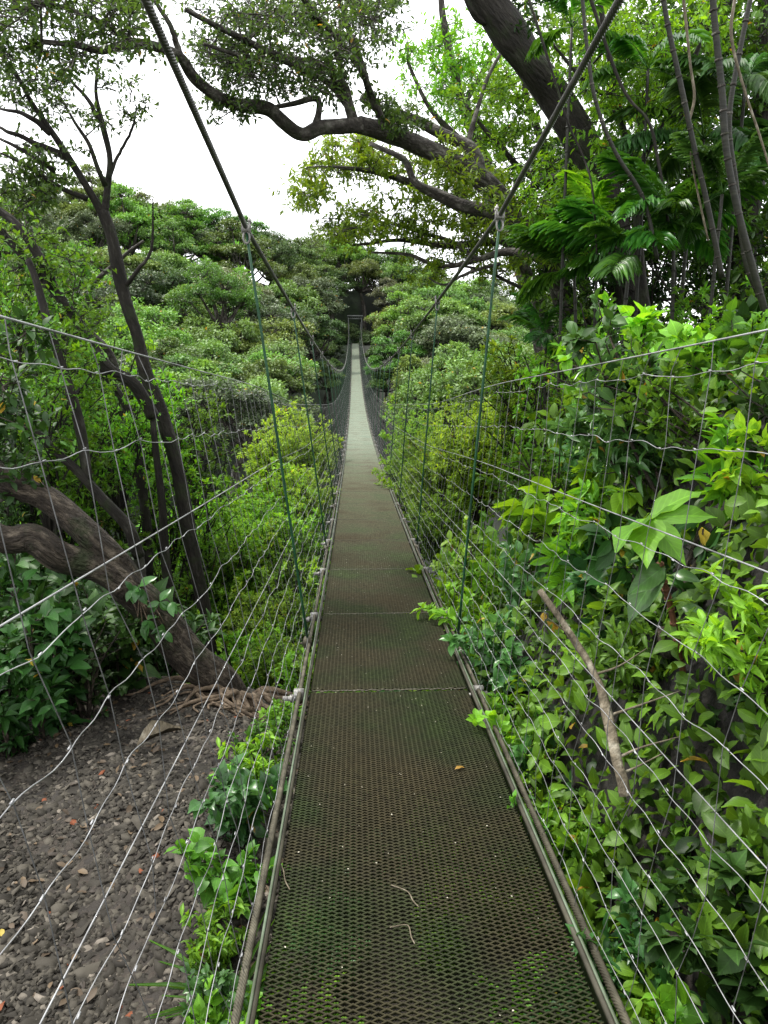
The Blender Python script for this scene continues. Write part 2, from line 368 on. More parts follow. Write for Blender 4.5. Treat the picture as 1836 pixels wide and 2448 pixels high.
def th_(Y): return 5.0
def ground(X, Y):
    X = np.asarray(X, dtype=float); Y = np.asarray(Y, dtype=float)
    base = np.interp(Y, [-10, 0, 2, 3.5, 5, 6, 8, 12, 20, 30], [-.5, -.52, -.6, -.8, -1.15, -1.7, -2.9, -4.6, -6.2, -7.5])
    left = np.interp(Y, [-10, 0, 3, 5, 6, 8, 12, 20, 30], [-.55, -.55, -.72, -1.12, -1.6, -2.7, -4.4, -6.2, -7.5])
    lm = sstep(-.5, -1.1, X)
    b = base*(1-lm)+left*lm
    b = b+.35*sstep(-2.6, -5, X)*(1-sstep(5, 9, Y))
    rb = np.clip(X-.62, 0, 9)
    k = 1.9-1.3*sstep(5, 13, Y)
    b = b+np.minimum(k*rb, 1.75+.16*rb)*(1-sstep(16, 26, Y))
    b = b+.06*np.sin(X*3.1+Y*1.3)*sstep(.2, .9, np.abs(X))+.04*np.sin(X*7+Y*5.1)*sstep(.4, .9, np.abs(X))
    far = canopy(X, Y)-5.0
    gate = sstep(5, 2, np.abs(X))*sstep(88, 94, Y)*(1-sstep(104, 112, Y))
    far = far*(1-gate)+(-.35)*gate
    w = sstep(24, 34, Y)
    return b*(1-w)+far*w

def build_ground():
    xs = np.concatenate((-np.geomspace(300, 6, 26), np.linspace(-5.8, 5.8, 100), np.geomspace(6, 300, 26)))
    ys = np.concatenate((np.linspace(-14, -1.2, 12), np.linspace(-1, 12, 100), np.linspace(12.3, 40, 40), np.linspace(41, 130, 60), np.geomspace(133, 900, 16)))
    X, Y = np.meshgrid(xs, ys); Z = ground(X, Y)
    Z = np.maximum(Z, -60)
    V = np.stack((X, Y, Z), -1).reshape(-1, 3); nx = len(xs)
    i = np.arange(len(ys)-1)[:, None]*nx; j = np.arange(nx-1)[None]
    Fq = np.stack((i+j, i+j+1, i+nx+j+1, i+nx+j), -1).reshape(-1, 4)
    o = link('ground', mesh_np('ground', V, [Fq], M['ground'], smooth=True)); tag(o, kind='structure')
build_ground()

# gravel: real stones scattered over the clearing
def build_gravel():
    n = 62000
    X = rng.uniform(-3.3, -.42, n*2); Y = rng.uniform(.2, 5.2, n*2)
    keep = (rng.random(n*2) < np.clip(1.5-.25*Y, .25, 1)) & (Y < 5.1+.25*X+1.1) ; X = X[keep][:n]; Y = Y[keep][:n]; n = len(X)
    Z = ground(X, Y)
    base = nrm(np.array([(1, 0, 0), (-1, 0, 0), (0, 1, 0), (0, -1, 0), (0, 0, 1), (.6, .6, .5), (-.6, .5, .5), (-.5, -.6, .5), (.6, -.6, .4)], float))
    # octahedron-like stone with jitter
    Fs = np.array([(0, 5, 8), (0, 2, 5), (5, 2, 4), (2, 6, 4), (2, 1, 6), (1, 7, 6), (6, 7, 4), (1, 3, 7), (7, 3, 4), (3, 8, 4), (3, 0, 8), (8, 5, 4)])
    k = len(base); sz = rng.lognormal(-4.62, .42, n)
    sc = np.stack((sz*rng.uniform(.8, 1.7, n), sz*rng.uniform(.7, 1.3, n), sz*rng.uniform(.25, .7, n)), -1)
    V = base[None]*(1+1.0*(rng.random((n, k, 1))-.5))*sc[:, None]
    a = rng.uniform(0, 6.28, n); ca, sa = np.cos(a), np.sin(a)
    Vx = V[..., 0]*ca[:, None]-V[..., 1]*sa[:, None]; Vy = V[..., 0]*sa[:, None]+V[..., 1]*ca[:, None]
    tilt = rng.normal(0, .35, (n, 1)); Vz = V[..., 2]+tilt*Vx
    V = np.stack((Vx, Vy, Vz), -1)+np.stack((X, Y, Z+.002), -1)[:, None]
    Fq = (Fs[None]+(np.arange(n)*k)[:, None, None]).reshape(-1, 3)
    t = np.clip(rng.beta(2, 2.6, n), 0, .93); t[rng.random(n) < .004] = 1
    o = link('gravel', mesh_np('gravel', V.reshape(-1, 3), [Fq], M['stone'], np.repeat(t, k)))
    tag(o, 'dark shaded gravel strewn over the clearing left of the bridge', 'gravel', kind='stuff')
build_gravel()

def build_litter():
    n = 1500; X = rng.uniform(-4.2, -.45, n); Y = rng.uniform(.3, 5.3, n); Z = ground(X, Y)+.012
    mb = MB(); D = nrm(np.stack((rng.normal(size=n), rng.normal(size=n), rng.normal(0, .2, n)), -1)); N_ = nrm(np.array((0, 0, 1.))+rdir(n)*.4)
    leaves_add(mb, np.stack((X, Y, Z), -1), D, N_, rng.uniform(.025, .06, n), .45, OVATE2, rng.random(n))
    tag(mb.obj('leaf_litter', M['litter']), 'brown dead leaves scattered on the gravel clearing', 'leaf litter', kind='stuff')
    n = 30000; Y = .35+rng.random(n)**1.25*10; X = .50+rng.random(n)**1.25*(1.2+.45*Y)
    e = .02; Z = ground(X, Y); gx = (ground(X+e, Y)-Z)/e; gy = (ground(X, Y+e)-Z)/e
    Nn = nrm(np.stack((-gx, -gy, np.ones(n)), -1)); mb = MB()
    clump = .5+.5*np.sin(X*5.1+1.7*np.sin(Y*3.3))*np.sin(Y*4.3+1.3*np.sin(X*4.1))
    hgt = rng.uniform(.0, .30, n)*clump
    P = np.stack((X, Y, Z), -1)+Nn*hgt[:, None]+rng.normal(0, .012, (n, 3))
    D = nrm(rdir(n)+Nn*.25+np.array((-.2, 0, .2))); N_ = nrm(Nn*.8+rdir(n)*.6+np.array((0, 0, .4)))
    leaves_add(mb, P, D, N_, rng.uniform(.035, .105, n), rng.uniform(.36, .62, n), OVATE, .15+2.2*hgt+rng.normal(0, .16, n))
    tag(mb.obj('ground_cover', M['lf_cover'], None, True), 'creeping leaves covering the soil of the right bank', 'ground cover', kind='stuff')
build_litter()

# ------------------------------------------------------------------ the bridge
BO = -.05   # the hangers stand a little to the left of the deck axis
bridge = empty('suspension_bridge', (0, 0, 0), 'long narrow footbridge of mesh panels hung from steel cables across the ravine', 'bridge')

def panel_mesh(length):
    mb = MB(); LW, SW = .039, .0172; half = .392
    rows = int(round(length/(SW/2))); pts = int(round(2*half/(LW/2)))
    xs = np.linspace(-half, half, pts+1)
    Vs = []; n = pts+1
    tri = np.where(np.arange(n) % 2 == 0, 1, -1)
    for j in range(rows):
        y = -length/2+(j+.5)*length/rows
        yy = y+SW/4*tri*(1 if j % 2 == 0 else -1)*.92
        zz = .0022*tri*(1 if j % 2 == 0 else -1)
        w, h = .0013, .0023
        ring = np.stack([np.stack((xs, yy+a, zz+b), -1) for a, b in ((-w, -h-.001), (w, -h+.001), (w, h+.001), (-w, h-.001))], 1)
        Vs.append(ring.reshape(-1, 3))
    V = np.concatenate(Vs)
    r = np.arange(rows)[:, None, None]*n*4; i = np.arange(n-1)[None, :, None]*4; k = np.arange(4)[None, None]
    k2 = (k+1) % 4
    Fq = np.stack((r+i+k, r+i+k2, r+i+4+k2, r+i+4+k), -1).reshape(-1, 4)
    mb.add(V, [Fq])
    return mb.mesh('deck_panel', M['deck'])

joints = [-2.23, .61, 3.45]+[3.45+1.42*k for k in range(1, 65)]
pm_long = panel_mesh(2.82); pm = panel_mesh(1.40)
def beam_mesh():
    mb = MB(); mb.box((0, 0, -.031), (.80, .045, .028))
    for s in (-1, 1):
        mb.tube([(s*.40, 0, -.03), (s*.53, 0, -.03)], .013, 8)
        mb.tube([(s*.475, 0, -.03), (s*.495, 0, -.03)], .02, 6)
        mb.box((s*.449, 0, -.01), (.05, .034, .052))
    return mb.mesh('floor_beam', M['steel'], False)
bm_ = beam_mesh()
def strip_mesh():
    mb = MB()
    for k in range(38):
        x = -.385+.77*k/38
        mb.box((x+.01, .004*math.sin(k*1.9), .006+.0012*math.sin(k*2.3)), (.0213, .011, .004))
    return mb.mesh('joint_strip', M['rope_brown'])
strip = strip_mesh()
for i, (a, b) in enumerate(zip(joints[:-1], joints[1:])):
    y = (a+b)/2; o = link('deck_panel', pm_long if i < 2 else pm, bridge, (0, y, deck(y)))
    o.rotation_euler = (math.atan(slope(y)), R(rng.normal(0, .25)), 0)
    if a > 0:
        o = link('floor_beam', bm_, bridge, (0, a, deck(a)-.004)); o.rotation_euler = (math.atan(slope(a)), 0, 0)
        if a > 3 and i < 30:
            q = link('joint_strip', strip, o)

ysr = np.concatenate((np.arange(-2.5, 20, .4), np.arange(20, 95.3, 1.5)))
for s in (-1, 1):
    mb = MB(); n = len(ysr)
    # upright angle with a narrow painted lip
    for nm, prof, mt in (('deck_rail', [(.398, .024), (.4145, .024), (.4145, -.05), (.410, -.05), (.410, .010), (.398, .010)], 'rail_side'), ('rail_lip', [(.4085, .029), (.4155, .029), (.4155, .0245), (.4085, .0245)], 'rail')):
        mb = MB(); k = len(prof)
        V = np.array([(s*px, y, deck(y)+pz) for y in ysr for px, pz in prof])
        i = np.arange(n-1)[:, None]*k; j = np.arange(k)[None]; j2 = (j+1) % k
        mb.add(V, [np.stack((i+j, i+j2, i+k+j2, i+k+j), -1).reshape(-1, 4)])
        o = mb.obj(nm, M[mt], bridge if nm == 'deck_rail' else rl)
        if nm == 'deck_rail': rl = o

def rope(fn, y0, y1, ym, rad, pitch, mat, name, parent):
    """twisted strands as far as ym, then one plain tube"""
    mb = MB(); ns = 6
    ys = np.arange(y0, ym, pitch/10); P = np.array([fn(y) for y in ys])
    for q in range(ns):
        a = 2*np.pi*(ys/pitch+q/ns)
        Q = P+np.stack((np.cos(a)*rad*.62, np.zeros_like(ys), np.sin(a)*rad*.62), -1)
        mb.tube(Q, rad*.36, 7)
    mb.tube(P[::10], rad*.42, 5)
    ys = np.linspace(ym, y1, 60); mb.tube([fn(y) for y in ys], rad*.95, 8)
    return mb.obj(name, mat, parent, True)

def mainx(s, Y): return BO+s*(.645+.02*abs(Y-48)/48*1.6)
def mainz(s, Y):
    q = max(Y, 4.25)
    return 2.45+.035*s-.124*q*(1-q/95.)+.19*max(4.25-Y, 0)
for s in (-1, 1):
    rope(lambda y: (mainx(s, y), y, mainz(s, y)), -1.5, 95, 22, .0138, .098, M['rope'], 'main_cable', bridge)
    rope(lambda y: (s*.446, y, deck(y)-.002), -2, 95, 14, .0115, .065, M['rope_brown'], 'deck_cable', bridge)

rod_y = [4.25+3.02*k for k in range(30)]
for s in (-1, 1):
    for k, y in enumerate(rod_y):
        top = np.array((mainx(s, y), y, mainz(s, y)-.02)); bot = np.array((s*.452, y, deck(y)-.01))
        mb = MB(); mid = (top+bot)/2+np.array((0, rng.normal(0, .006), 0))
        mb.tube(smooth_path([top, mid, bot], 4), .0075, 8)
        rod = mb.obj('hanger_rod', M['green_rod'], bridge, True)
        mb = MB(); t = np.array((top[0], y, mainz(s, y)))
        ax = np.array((0, 1, slope(y)*1.05)); ax /= np.linalg.norm(ax); ux = np.array((1., 0, 0)); uz = np.cross(ux, ax)
        mb.box(t-uz*.004, (.036, .05, .032), [ux, ax, uz])
        for dy in (-.018, .018):
            for dx in (-.019, .019):
                b = t+ax*dy+ux*dx; mb.tube([b-uz*.03, b+uz*.05], .0055, 6)
                mb.tube([b+uz*.028, b+uz*.038], .010, 6)
        a = np.linspace(0, np.pi*2, 13)
        mb.tube([t+ux*.0-uz*.05+ux*math.sin(q)*.017+uz*math.cos(q)*.03 for q in a], .006, 5)
        mb.obj('cable_clamp', M['steel'], rod)
        if k < 12:
            mb = MB(); mb.box(bot+np.array((s*.004, 0, 0)), (.045, .05, .05))
            mb.tube([bot+np.array((-.03, .012, .0)), bot+np.array((s*.05, .012, 0))], .007, 6)
            mb.tube([bot+np.array((s*.008, -.03, .02)), bot+np.array((s*.008, .03, .02))], .024, 8)
            mb.obj('rod_anchor', M['rope_brown'], rod)

# side netting
def fx(s, t): return s*.438+((BO+s*.645)-s*.438)*t
def fz(t, Y):
    return deck(Y)-.05+(1.58-.1*sstep(3.5, 8, Y)-.14*sstep(8, 22, Y))*t
TS = [.967, .86, .70, .595, .51, .395, .33, .262, .2, .13, .06]
ysw = np.concatenate((np.arange(-1.2, 14, .03), np.arange(14, 95, .18)))
stay_y = [-1.2]
while stay_y[-1] < 94.5: stay_y.append(stay_y[-1]+min(.33, .185*(1.01**max(0, len(stay_y)-120))))
stay_y = np.array(stay_y)
for s in (-1, 1):
    mb = MB()
    tt = [1.0]+TS+[0.0]
    for y in stay_y:
        j = rng.normal(0, .012, len(tt)); j2 = rng.normal(0, .004, len(tt))
        P = [(fx(s, t)+j2[i], y+j[i]+.015*math.sin(i*1.7), float(fz(t, y))) for i, t in enumerate(tt)]
        mb.tube(P, .00105 if y < 20 else .0009, 4, cap=False)
    net = mb.obj('wire_netting', M['stay'], bridge)
    for t in TS:
        mb = MB()
        ph = rng.random()*6
        kn = rng.normal(0, .0048, len(stay_y))
        def wav(y): return np.interp(y, stay_y, kn)+0.0028*np.sin(y*2*np.pi/.185+ph)*(1+.6*np.sin(y*3.7+ph))+.006*np.sin(y*2.1+ph*2)
        w = wav(ysw); amp = 1.
        P = np.stack((fx(s, t)+.004*np.sin(ysw*11+ph), ysw, fz(t, ysw)+w*amp), -1)
        mb.tube(P, .00098, 5, cap=False)
        for y in stay_y:
            if .5 < y < 9:
                c = np.array((fx(s, t), y+.01, float(fz(t, y))+float(wav(y))))
                mb.tube([c+np.array((0, -.005, .001)), c+np.array((0, .006, .001))], .0017, 5)
        mb.obj('line_wire', M['wire'], net, True)
    for t, r in ((1.0, .0022), (.728, .0017), (.43, .0014)):
        mb = MB(); P = np.stack((np.full_like(ysw, fx(s, t)+s*.006), ysw, fz(t, ysw)+.012*np.sin(ysw*.9)*np.exp(-ysw/30)*0+.004), -1)
        mb.tube(P, r, 6, cap=False); mb.obj('hand_cable', M['wire'], bridge, True)

# the tower at the far end
tw = empty('bridge_tower', (0, 95.4, -.3), 'small grey steel portal at the far end of the footbridge', 'tower')
for s in (-1, 1):
    mb = MB(); mb.box((s*.82, 0, 1.75), (.09, .09, 3.5)); mb.box((s*.82, 0, .06), (.3, .3, .12)); mb.obj('post', M['gate'], tw)
mb = MB(); mb.box((0, 0, 3.5), (1.95, .16, .2)); mb.obj('crossbeam', M['gate'], tw)
mb = MB(); mb.box((0, .02, 3.18), (1.52, .1, .14)); mb.obj('lower_beam', M['gate'], tw)
for k in range(6):
    mb = MB(); x = -.62+k*.248; mb.tube([(x, .01, 3.24), (x+.12, .01, 3.42)], .03, 4); mb.obj('brace', M['gate'], tw)

# litter lying on the deck
def on_deck(px, py):
    lo, hi = .3, 30.
    for _ in range(40):
        m = (lo+hi)/2; p = at(px, py, m)
        if p[2] > deck(m): lo = m
        else: hi = m
    p = at(px, py, lo); p[2] = deck(lo)+.006; return p
p = on_deck(992, 1664); mb = MB()
leaves_add(mb, np.array([(-.02, -.01, .004)]), np.array([(.85, .5, .05)]), np.array([(0, 0, 1.)]), .05, .35, OVATE, np.array([.8]))
tag(mb.obj('fallen_leaf', M['dry']), 'small yellow fallen leaf lying on the mesh deck', 'leaf'); C.objects['fallen_leaf'].location = p
tw_pts = [([(600, 1862), (612, 1885), (616, 1908), (626, 1928)], 'pale thin dead twig on the deck beside its left rail', .002),
          ([(845, 1918), (880, 1932), (892, 1952), (905, 1966)], 'pale crooked twig lying across the middle of the near deck', .0018),
          ([(842, 2010), (880, 2005), (888, 2030), (896, 2046)], 'yellowish curled twig on the near deck, lowest of its twigs', .0018)]
for pts, lab, r in tw_pts:
    mb = MB(); P = np.array([on_deck(*q) for q in pts])+np.array((0, 0, .004)); c = P[0].copy()
    mb.tube(smooth_path(P-c, 4), r, 5); o = mb.obj('twig', M['deadwood']); o.location = c
    tag(o, lab, 'twig', 'twigs fallen on the deck')
mb = MB(); n = 260
Yp = rng.uniform(1.2, 9, n); Xp = rng.uniform(-.37, .37, n)
leaves_add(mb, np.stack((Xp, Yp, deck(Yp)+.006), -1), np.stack((rng.normal(size=n), rng.normal(size=n), .1*rng.random(n)), -1), np.tile((0, 0, 1.), (n, 1)), rng.uniform(.003, .008, n), .7, FARL, rng.random(n))
tag(mb.obj('petal_litter', M['petal']), 'tiny white petals scattered over the near deck', 'petals', kind='stuff')

# ------------------------------------------------------------------ generic plants (built at the origin, shared by copies)
def rosette(mb, tip, axis, n, L, W, tpl, tint, spread=1.0):
    """leaves round a twig tip"""
    D = nrm(axis[None]*.55+rdir(n)*spread+np.array((0, 0, .10)))
    N = nrm(np.array((0, 0, 1.))[None]+rdir(n)*.5)
    back = rng.random(n)[:, None]*.9*L
    leaves_add(mb, tip[None]-axis[None]*back, D, N, L*rng.uniform(.6, 1.15, n), W, tpl, tint+rng.normal(0, .16, n))

def shrub(seed, h, rad, nst, ntw, nlf, L, W, tpl, wood='bark_brown', sprawl=.5):
    """a leafy shrub: stems from the base, twigs, rosettes of leaves"""
    global rng
    keep = rng; rng = np.random.default_rng(seed)
    st_, lf = MB(), MB()
    for i in range(nst):
        a = rng.uniform(0, 6.28); rr = rad*math.sqrt(rng.random())*.9
        tip = np.array((math.cos(a)*rr, math.sin(a)*rr, h*rng.uniform(.55, 1)*(1-.35*(rr/rad)**2)))
        mid = tip*np.array((sprawl*.6, sprawl*.6, .55))+rng.normal(0, .05*h, 3)
        path = smooth_path([(rng.normal(0, .02), rng.normal(0, .02), -.15), mid, tip], 5)
        st_.tube(path, np.linspace(.012, .004, len(path))*h**.5, 5)
        for j in range(ntw):
            b = path[rng.integers(3, len(path))]
            ax = nrm(rdir(1)[0]*np.array((1, 1, .6))+np.array((b[0], b[1], .25))/max(rad, .1))
            ln = rng.uniform(.12, .42)*rad
            tp = b+ax*ln; st_.tube([b, (b+tp)/2+rng.normal(0, .015*rad, 3), tp], [.004*h**.5, .0025, .0015], 4)
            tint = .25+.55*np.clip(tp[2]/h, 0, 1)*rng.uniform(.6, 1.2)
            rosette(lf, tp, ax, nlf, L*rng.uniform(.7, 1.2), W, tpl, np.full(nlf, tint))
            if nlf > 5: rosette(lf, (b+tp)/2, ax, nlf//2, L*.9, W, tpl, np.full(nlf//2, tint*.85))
    a = st_.mesh('stem', M[wood], True); b = lf.mesh('foliage', M['lf_mid'], True)
    rng = keep
    return a, b

def place(proto, name, loc, scale, rz, mat, label, cat, group, tilt=(0, 0), parts=('stem', 'foliage')):
    e = empty(name, loc, label, cat, group)
    e.rotation_euler = (tilt[0], tilt[1], rz); e.scale = (scale, scale, scale) if np.isscalar(scale) else scale
    for pn, me in zip(parts, proto):
        o = bpy.data.objects.new(pn, me); C.objects.link(o); o.parent = e
        if pn in ('foliage', 'crown') and mat:
            o.material_slots[0].link = 'OBJECT'; o.material_slots[0].material = M[mat]
    return e

# ------------------------------------------------------------------ forest beyond the ravine
def far_tree(seed, lobes, flat=.35, dens=1.0, L=.24):
    global rng
    keep = rng; rng = np.random.default_rng(seed)
    wd, lf = MB(), MB(); Rr = 1.0
    path = smooth_path([(0, 0, -1.6), (.05, .02, -.8), (rng.normal(0, .1), rng.normal(0, .1), -.25)], 4)
    wd.tube(path, np.linspace(.085, .05, len(path)), 6)
    fork = path[-1]
    for i in range(lobes):
        a = 2.4*i+rng.normal(0, .25); r0 = .72*math.sqrt((i+.3)/lobes)
        lc = np.array((math.cos(a)*r0, math.sin(a)*r0, (.42-.75*r0**2)+rng.normal(0, .19)))
        lr = rng.uniform(.18, .36)
        br = smooth_path([fork, (fork+lc)/2+np.array((0, 0, -.08))+rng.normal(0, .04, 3), lc], 4)
        wd.tube(br, np.linspace(.035, .008, len(br)), 5)
        nc = int(13*dens)
        for c in range(nc):
            d = rdir(1)[0]; d[2] = abs(d[2])*.9-.12
            cc = lc+d*np.array((lr, lr, lr*flat*1.6))*rng.uniform(.75, 1.0)
            wd.tube([lc-np.array((0, 0, .05)), cc], [.009, .003], 3)
            n = int(62*dens); cr = lr*rng.uniform(.28, .45)
            P = rdir(n)*np.cbrt(rng.random(n))[:, None]*np.array((cr, cr, cr*flat))
            D = nrm(P*np.array((1, 1, .4))+rdir(n)*cr*.6)
            N = nrm(np.array((0, 0, 1.))+rdir(n)*.65)
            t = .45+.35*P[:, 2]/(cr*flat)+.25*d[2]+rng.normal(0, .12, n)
            leaves_add(lf, cc+P, D, N, L*.22*rng.uniform(.6, 1.4, n), .55, FARL, t)
    # a few stray sprigs breaking the outline
    a = wd.mesh('trunk', M['bark_grey'], True); b = lf.mesh('crown', M['f_green'])
    rng = keep; return a, b

FT = [far_tree(100+i, lobes, flat, dens, L) for i, (lobes, flat, dens, L) in enumerate([(14, .55, 1, .24), (16, .5, 1, .22), (12, .7, 1.05, .25), (18, .42, .95, .22), (15, .6, 1, .2), (12, .6, 1.1, .26)])]

def far_desc(mat):
    return {'f_green': 'mid green', 'f_bright': 'bright green', 'f_olive': 'olive green', 'f_dark': 'dark green', 'f_grey': 'grey green', 'f_tan': 'pale brownish'}[mat]
pts = []
tries = 0
R2 = np.random.default_rng(21)
def pxof(X, Y): return 764.5+1626*(X-CX)/Y
# hand placed landmark trees (photo x, y of crown, Y, radius, material, variant, label)
hand = [
    (885, 690, 78, 4.2, 'f_bright', 3, 'bright green layered tree just right of the bridge tower'),
    (900, 640, 88, 4.2, 'f_bright', 1, 'bright green tree above and right of the bridge tower, behind the layered one'),
    (850, 640, 100, 3.6, 'f_tan', 3, 'pale brownish flat crowned tree above right of the bridge tower'),
    (860, 765, 60, 2.8, 'f_bright', 3, 'bright green spreading tree under the right main cable, beside the deck'),
    (940, 815, 52, 3.2, 'f_tan', 0, 'pale brownish tree low on the slope behind the right hangers'),
    (810, 585, 116, 7.0, 'f_green', 2, 'large round dark green tree on the ridge above the bridge tower'),
    (950, 690, 66, 4.4, 'f_green', 0, 'mid green tree between the second and first right hangers'),
    (1000, 760, 58, 4.5, 'f_grey', 1, 'grey green tree behind the first right hanger rod'),
    (758, 728, 101, 3.0, 'f_dark', 4, 'dark tree closing the gap straight behind the bridge tower'),
    (718, 765, 85, 1.7, 'f_dark', 1, 'small dark tree hugging the left netting just before the tower'),
    (810, 768, 85, 1.7, 'f_green', 0, 'small green tree hugging the right netting just before the tower'),
    (712, 795, 74, 1.7, 'f_green', 2, 'small green tree left of the deck, second before the tower'),
    (816, 800, 72, 1.6, 'f_bright', 4, 'small bright tree right of the deck, second before the tower'),
    (700, 815, 62, 1.9, 'f_dark', 3, 'small dark tree left of the deck under the lowest of the main cable'),
    (830, 822, 60, 1.8, 'f_green', 5, 'small green tree right of the deck under the lowest of the main cable'),
    (735, 745, 99, 2.0, 'f_dark', 2, 'small dark tree at the left foot of the bridge tower'),
    (795, 735, 98, 2.2, 'f_dark', 5, 'small dark tree at the right foot of the bridge tower'),
    (590, 815, 42, 2.6, 'f_bright', 2, 'bright green round tree left of the deck above the yellow green bush'),
    (655, 640, 84, 4.8, 'f_grey', 0, 'grey green tree on the slope left of the bridge tower'),
    (660, 720, 68, 3.6, 'f_dark', 1, 'dark tree just left of the bridge tower below the main cable'),
    (560, 720, 60, 4.4, 'f_grey', 3, 'greyish flat crowned tree behind the first left hanger rod'),
    (480, 640, 66, 5.0, 'f_tan', 0, 'pale brownish broad tree on the left hillside'),
    (385, 500, 84, 5.2, 'f_bright', 3, 'bright green flat topped tree on the left skyline'),
    (510, 555, 82, 5.4, 'f_olive', 3, 'olive green layered tree on the hillside left of the near clamp'),
    (500, 900, 26, 2.2, 'f_grey', 1, 'grey green bush like tree in the ravine left of the yellow green bush'),
]
for (px, py, Y, r, mat, v, lab) in hand:
    p = at(px, py, Y); pts.append((p[0], p[1], r))
    place(FT[v], 'forest_tree', p-np.array((0, 0, .25*r)), r, R2.uniform(0, 6.28), mat, lab, 'tree', 'trees of the forest across the ravine', parts=('trunk', 'crown'))
mats = ['f_green', 'f_dark', 'f_grey', 'f_olive', 'f_green', 'f_grey', 'f_bright', 'f_green', 'f_dark', 'f_olive', 'f_tan', 'f_bright', 'f_green']
count = 0
while tries < 30000 and count < 275:
    tries += 1
    Y = 31+math.sqrt(R2.random())*98; X = R2.uniform(-.62, .30)*Y
    px = pxof(X, Y)
    if px < -60 or px > 1250: continue
    if Y > ridgeY(px)+8: continue
    if abs(X) < 2.4 and Y < 97: continue
    if abs(X) < 4.2 and Y < 70: continue
    if abs(X) < 2.6 and Y < 104: continue
    r = R2.uniform(.8, 1.25)*(2.2+.027*Y)
    if abs(X) < r+.9 and Y < 97: continue
    if any((X-a)**2+(Y-b)**2 < (.5*(r+c))**2 for a, b, c in pts): continue
    pts.append((X, Y, r)); count += 1
    mat = mats[R2.integers(len(mats))]; v = int(R2.integers(len(FT)))
    z = float(canopy(X, Y))-.35*r+R2.normal(0, .6)
    f = (Y-Y0)/(float(ridgeY(px))-Y0)
    row = 'on the skyline ridge' if f > .88 else 'high on the slope' if f > .62 else 'halfway up the slope' if f > .32 else 'low in the ravine'
    colw = 'at the far left' if px < 230 else 'left of the bridge' if px < 560 else 'near the left hangers' if px < 760 else 'near the right hangers' if px < 960 else 'behind the right bank'
    place(FT[v], 'forest_tree', (X, Y, z), (r*R2.uniform(.85, 1.15), r, r*R2.uniform(.75, 1.35)), R2.uniform(0, 6.28), mat,
          f'{far_desc(mat)} tree crown {row} {colw}', 'tree', 'trees of the forest across the ravine', parts=('trunk', 'crown'))

# ------------------------------------------------------------------ trees drawn limb by limb
class Tree:
    def __init__(s, name, label, cat, base, bark, leafmat, group=None, sides=9):
        s.e = empty(name, base, label, cat, group); s.b = np.array(base, float)
        s.w, s.l = MB(), MB(); s.nodes = []; s.bark, s.lm = bark, leafmat; s.sides = sides
    def limb(s, pts, r0, r1, n=7, rough=.18, sides=None, reg=True):
        """pts rows (px, py, Y)"""
        P = smooth_path([at(*p) for p in pts], n)
        if r0 < .03: P[1:-1] += rng.normal(0, .1*r0, P[1:-1].shape)
        else:
            w_ = np.linspace(0, 1, len(P))[:, None]*np.array([[5., 7, 6]])+rng.random(3)*6
            P += .22*min(r0, .1)*np.sin(w_*2.2)*np.sin(np.pi*np.linspace(0, 1, len(P)))[:, None]
        rr = np.linspace(r0, r1, len(P)); 
        s.w.tube(P-s.b, rr, sides or s.sides, rough)
        if reg: s.nodes += [(p, q) for p, q in zip(P, rr)]
        return P
    def twig(s, a, b, r0, r1, sag=.0, n=3):
        m = (a+b)/2+rng.normal(0, .09*np.linalg.norm(b-a), 3)+np.array((0, 0, -sag))
        P = smooth_path([a, m, b], n); s.w.tube(P-s.b, np.linspace(r0, r1, len(P)), 5 if r0 > .012 else 4)
        return P
    def cluster(s, c, rad, ntw, nlf, L, W, tpl, tint=.5, flat=.6, drop=0):
        c = np.asarray(c, float)
        NP = np.array([p for p, _ in s.nodes]); d = np.linalg.norm(NP-c, axis=1)
        # prefer limbs that lie below or beside the cluster
        i = int(np.argmin(d+.3*np.maximum(NP[:, 2]-c[2], 0))); a, ra = s.nodes[i]
        P = s.twig(a, c, min(ra*.55, .006+.012*d[i]), .005, n=4)
        s.nodes += [(p, .006) for p in P[3:]]
        for k in range(ntw):
            dv = rdir(1)[0]*np.array((1, 1, flat)); tp = c+dv*rad*rng.uniform(.45, 1)
            b = P[-1-rng.integers(0, min(4, len(P)))]
            s.twig(b, tp, .004, .0018, n=2)
            ax = nrm(tp-b)
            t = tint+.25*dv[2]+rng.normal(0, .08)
            n = max(2, int(nlf*rng.uniform(.6, 1.4)))
            D = nrm(ax[None]*.5+rdir(n)+np.array((0, 0, -drop))); N = nrm(np.array((0, 0, 1.))+rdir(n)*.6)
            back = rng.random(n)[:, None]**1.5*np.linalg.norm(tp-b)*.6
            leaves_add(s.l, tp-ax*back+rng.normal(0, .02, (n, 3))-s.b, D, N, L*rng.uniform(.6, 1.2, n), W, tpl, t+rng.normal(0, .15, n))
    def fill(s, poly, yr, N, rad, ntw, nlf, L, W, tpl, tint=.5, flat=.6, drop=0):
        poly = np.array(poly, float); lo, hi = poly.min(0), poly.max(0); got = 0
        k = len(poly)
        while got < N:
            p = rng.uniform(lo, hi); ins = False
            for i in range(k):
                (x0, y0), (x1, y1) = poly[i], poly[(i+1) % k]
                if (y0 > p[1]) != (y1 > p[1]) and p[0] < (x1-x0)*(p[1]-y0)/(y1-y0)+x0: ins = not ins
            if ins:
                got += 1; Y = rng.uniform(*yr)
                s.cluster(at(p[0], p[1], Y), rad*rng.uniform(.7, 1.3), ntw, nlf, L, W, tpl, tint, flat, drop)
    def done(s):
        s.w.obj('trunk', M[s.bark], s.e, True)
        if s.l.n: s.l.obj('crown', M[s.lm], s.e, True)

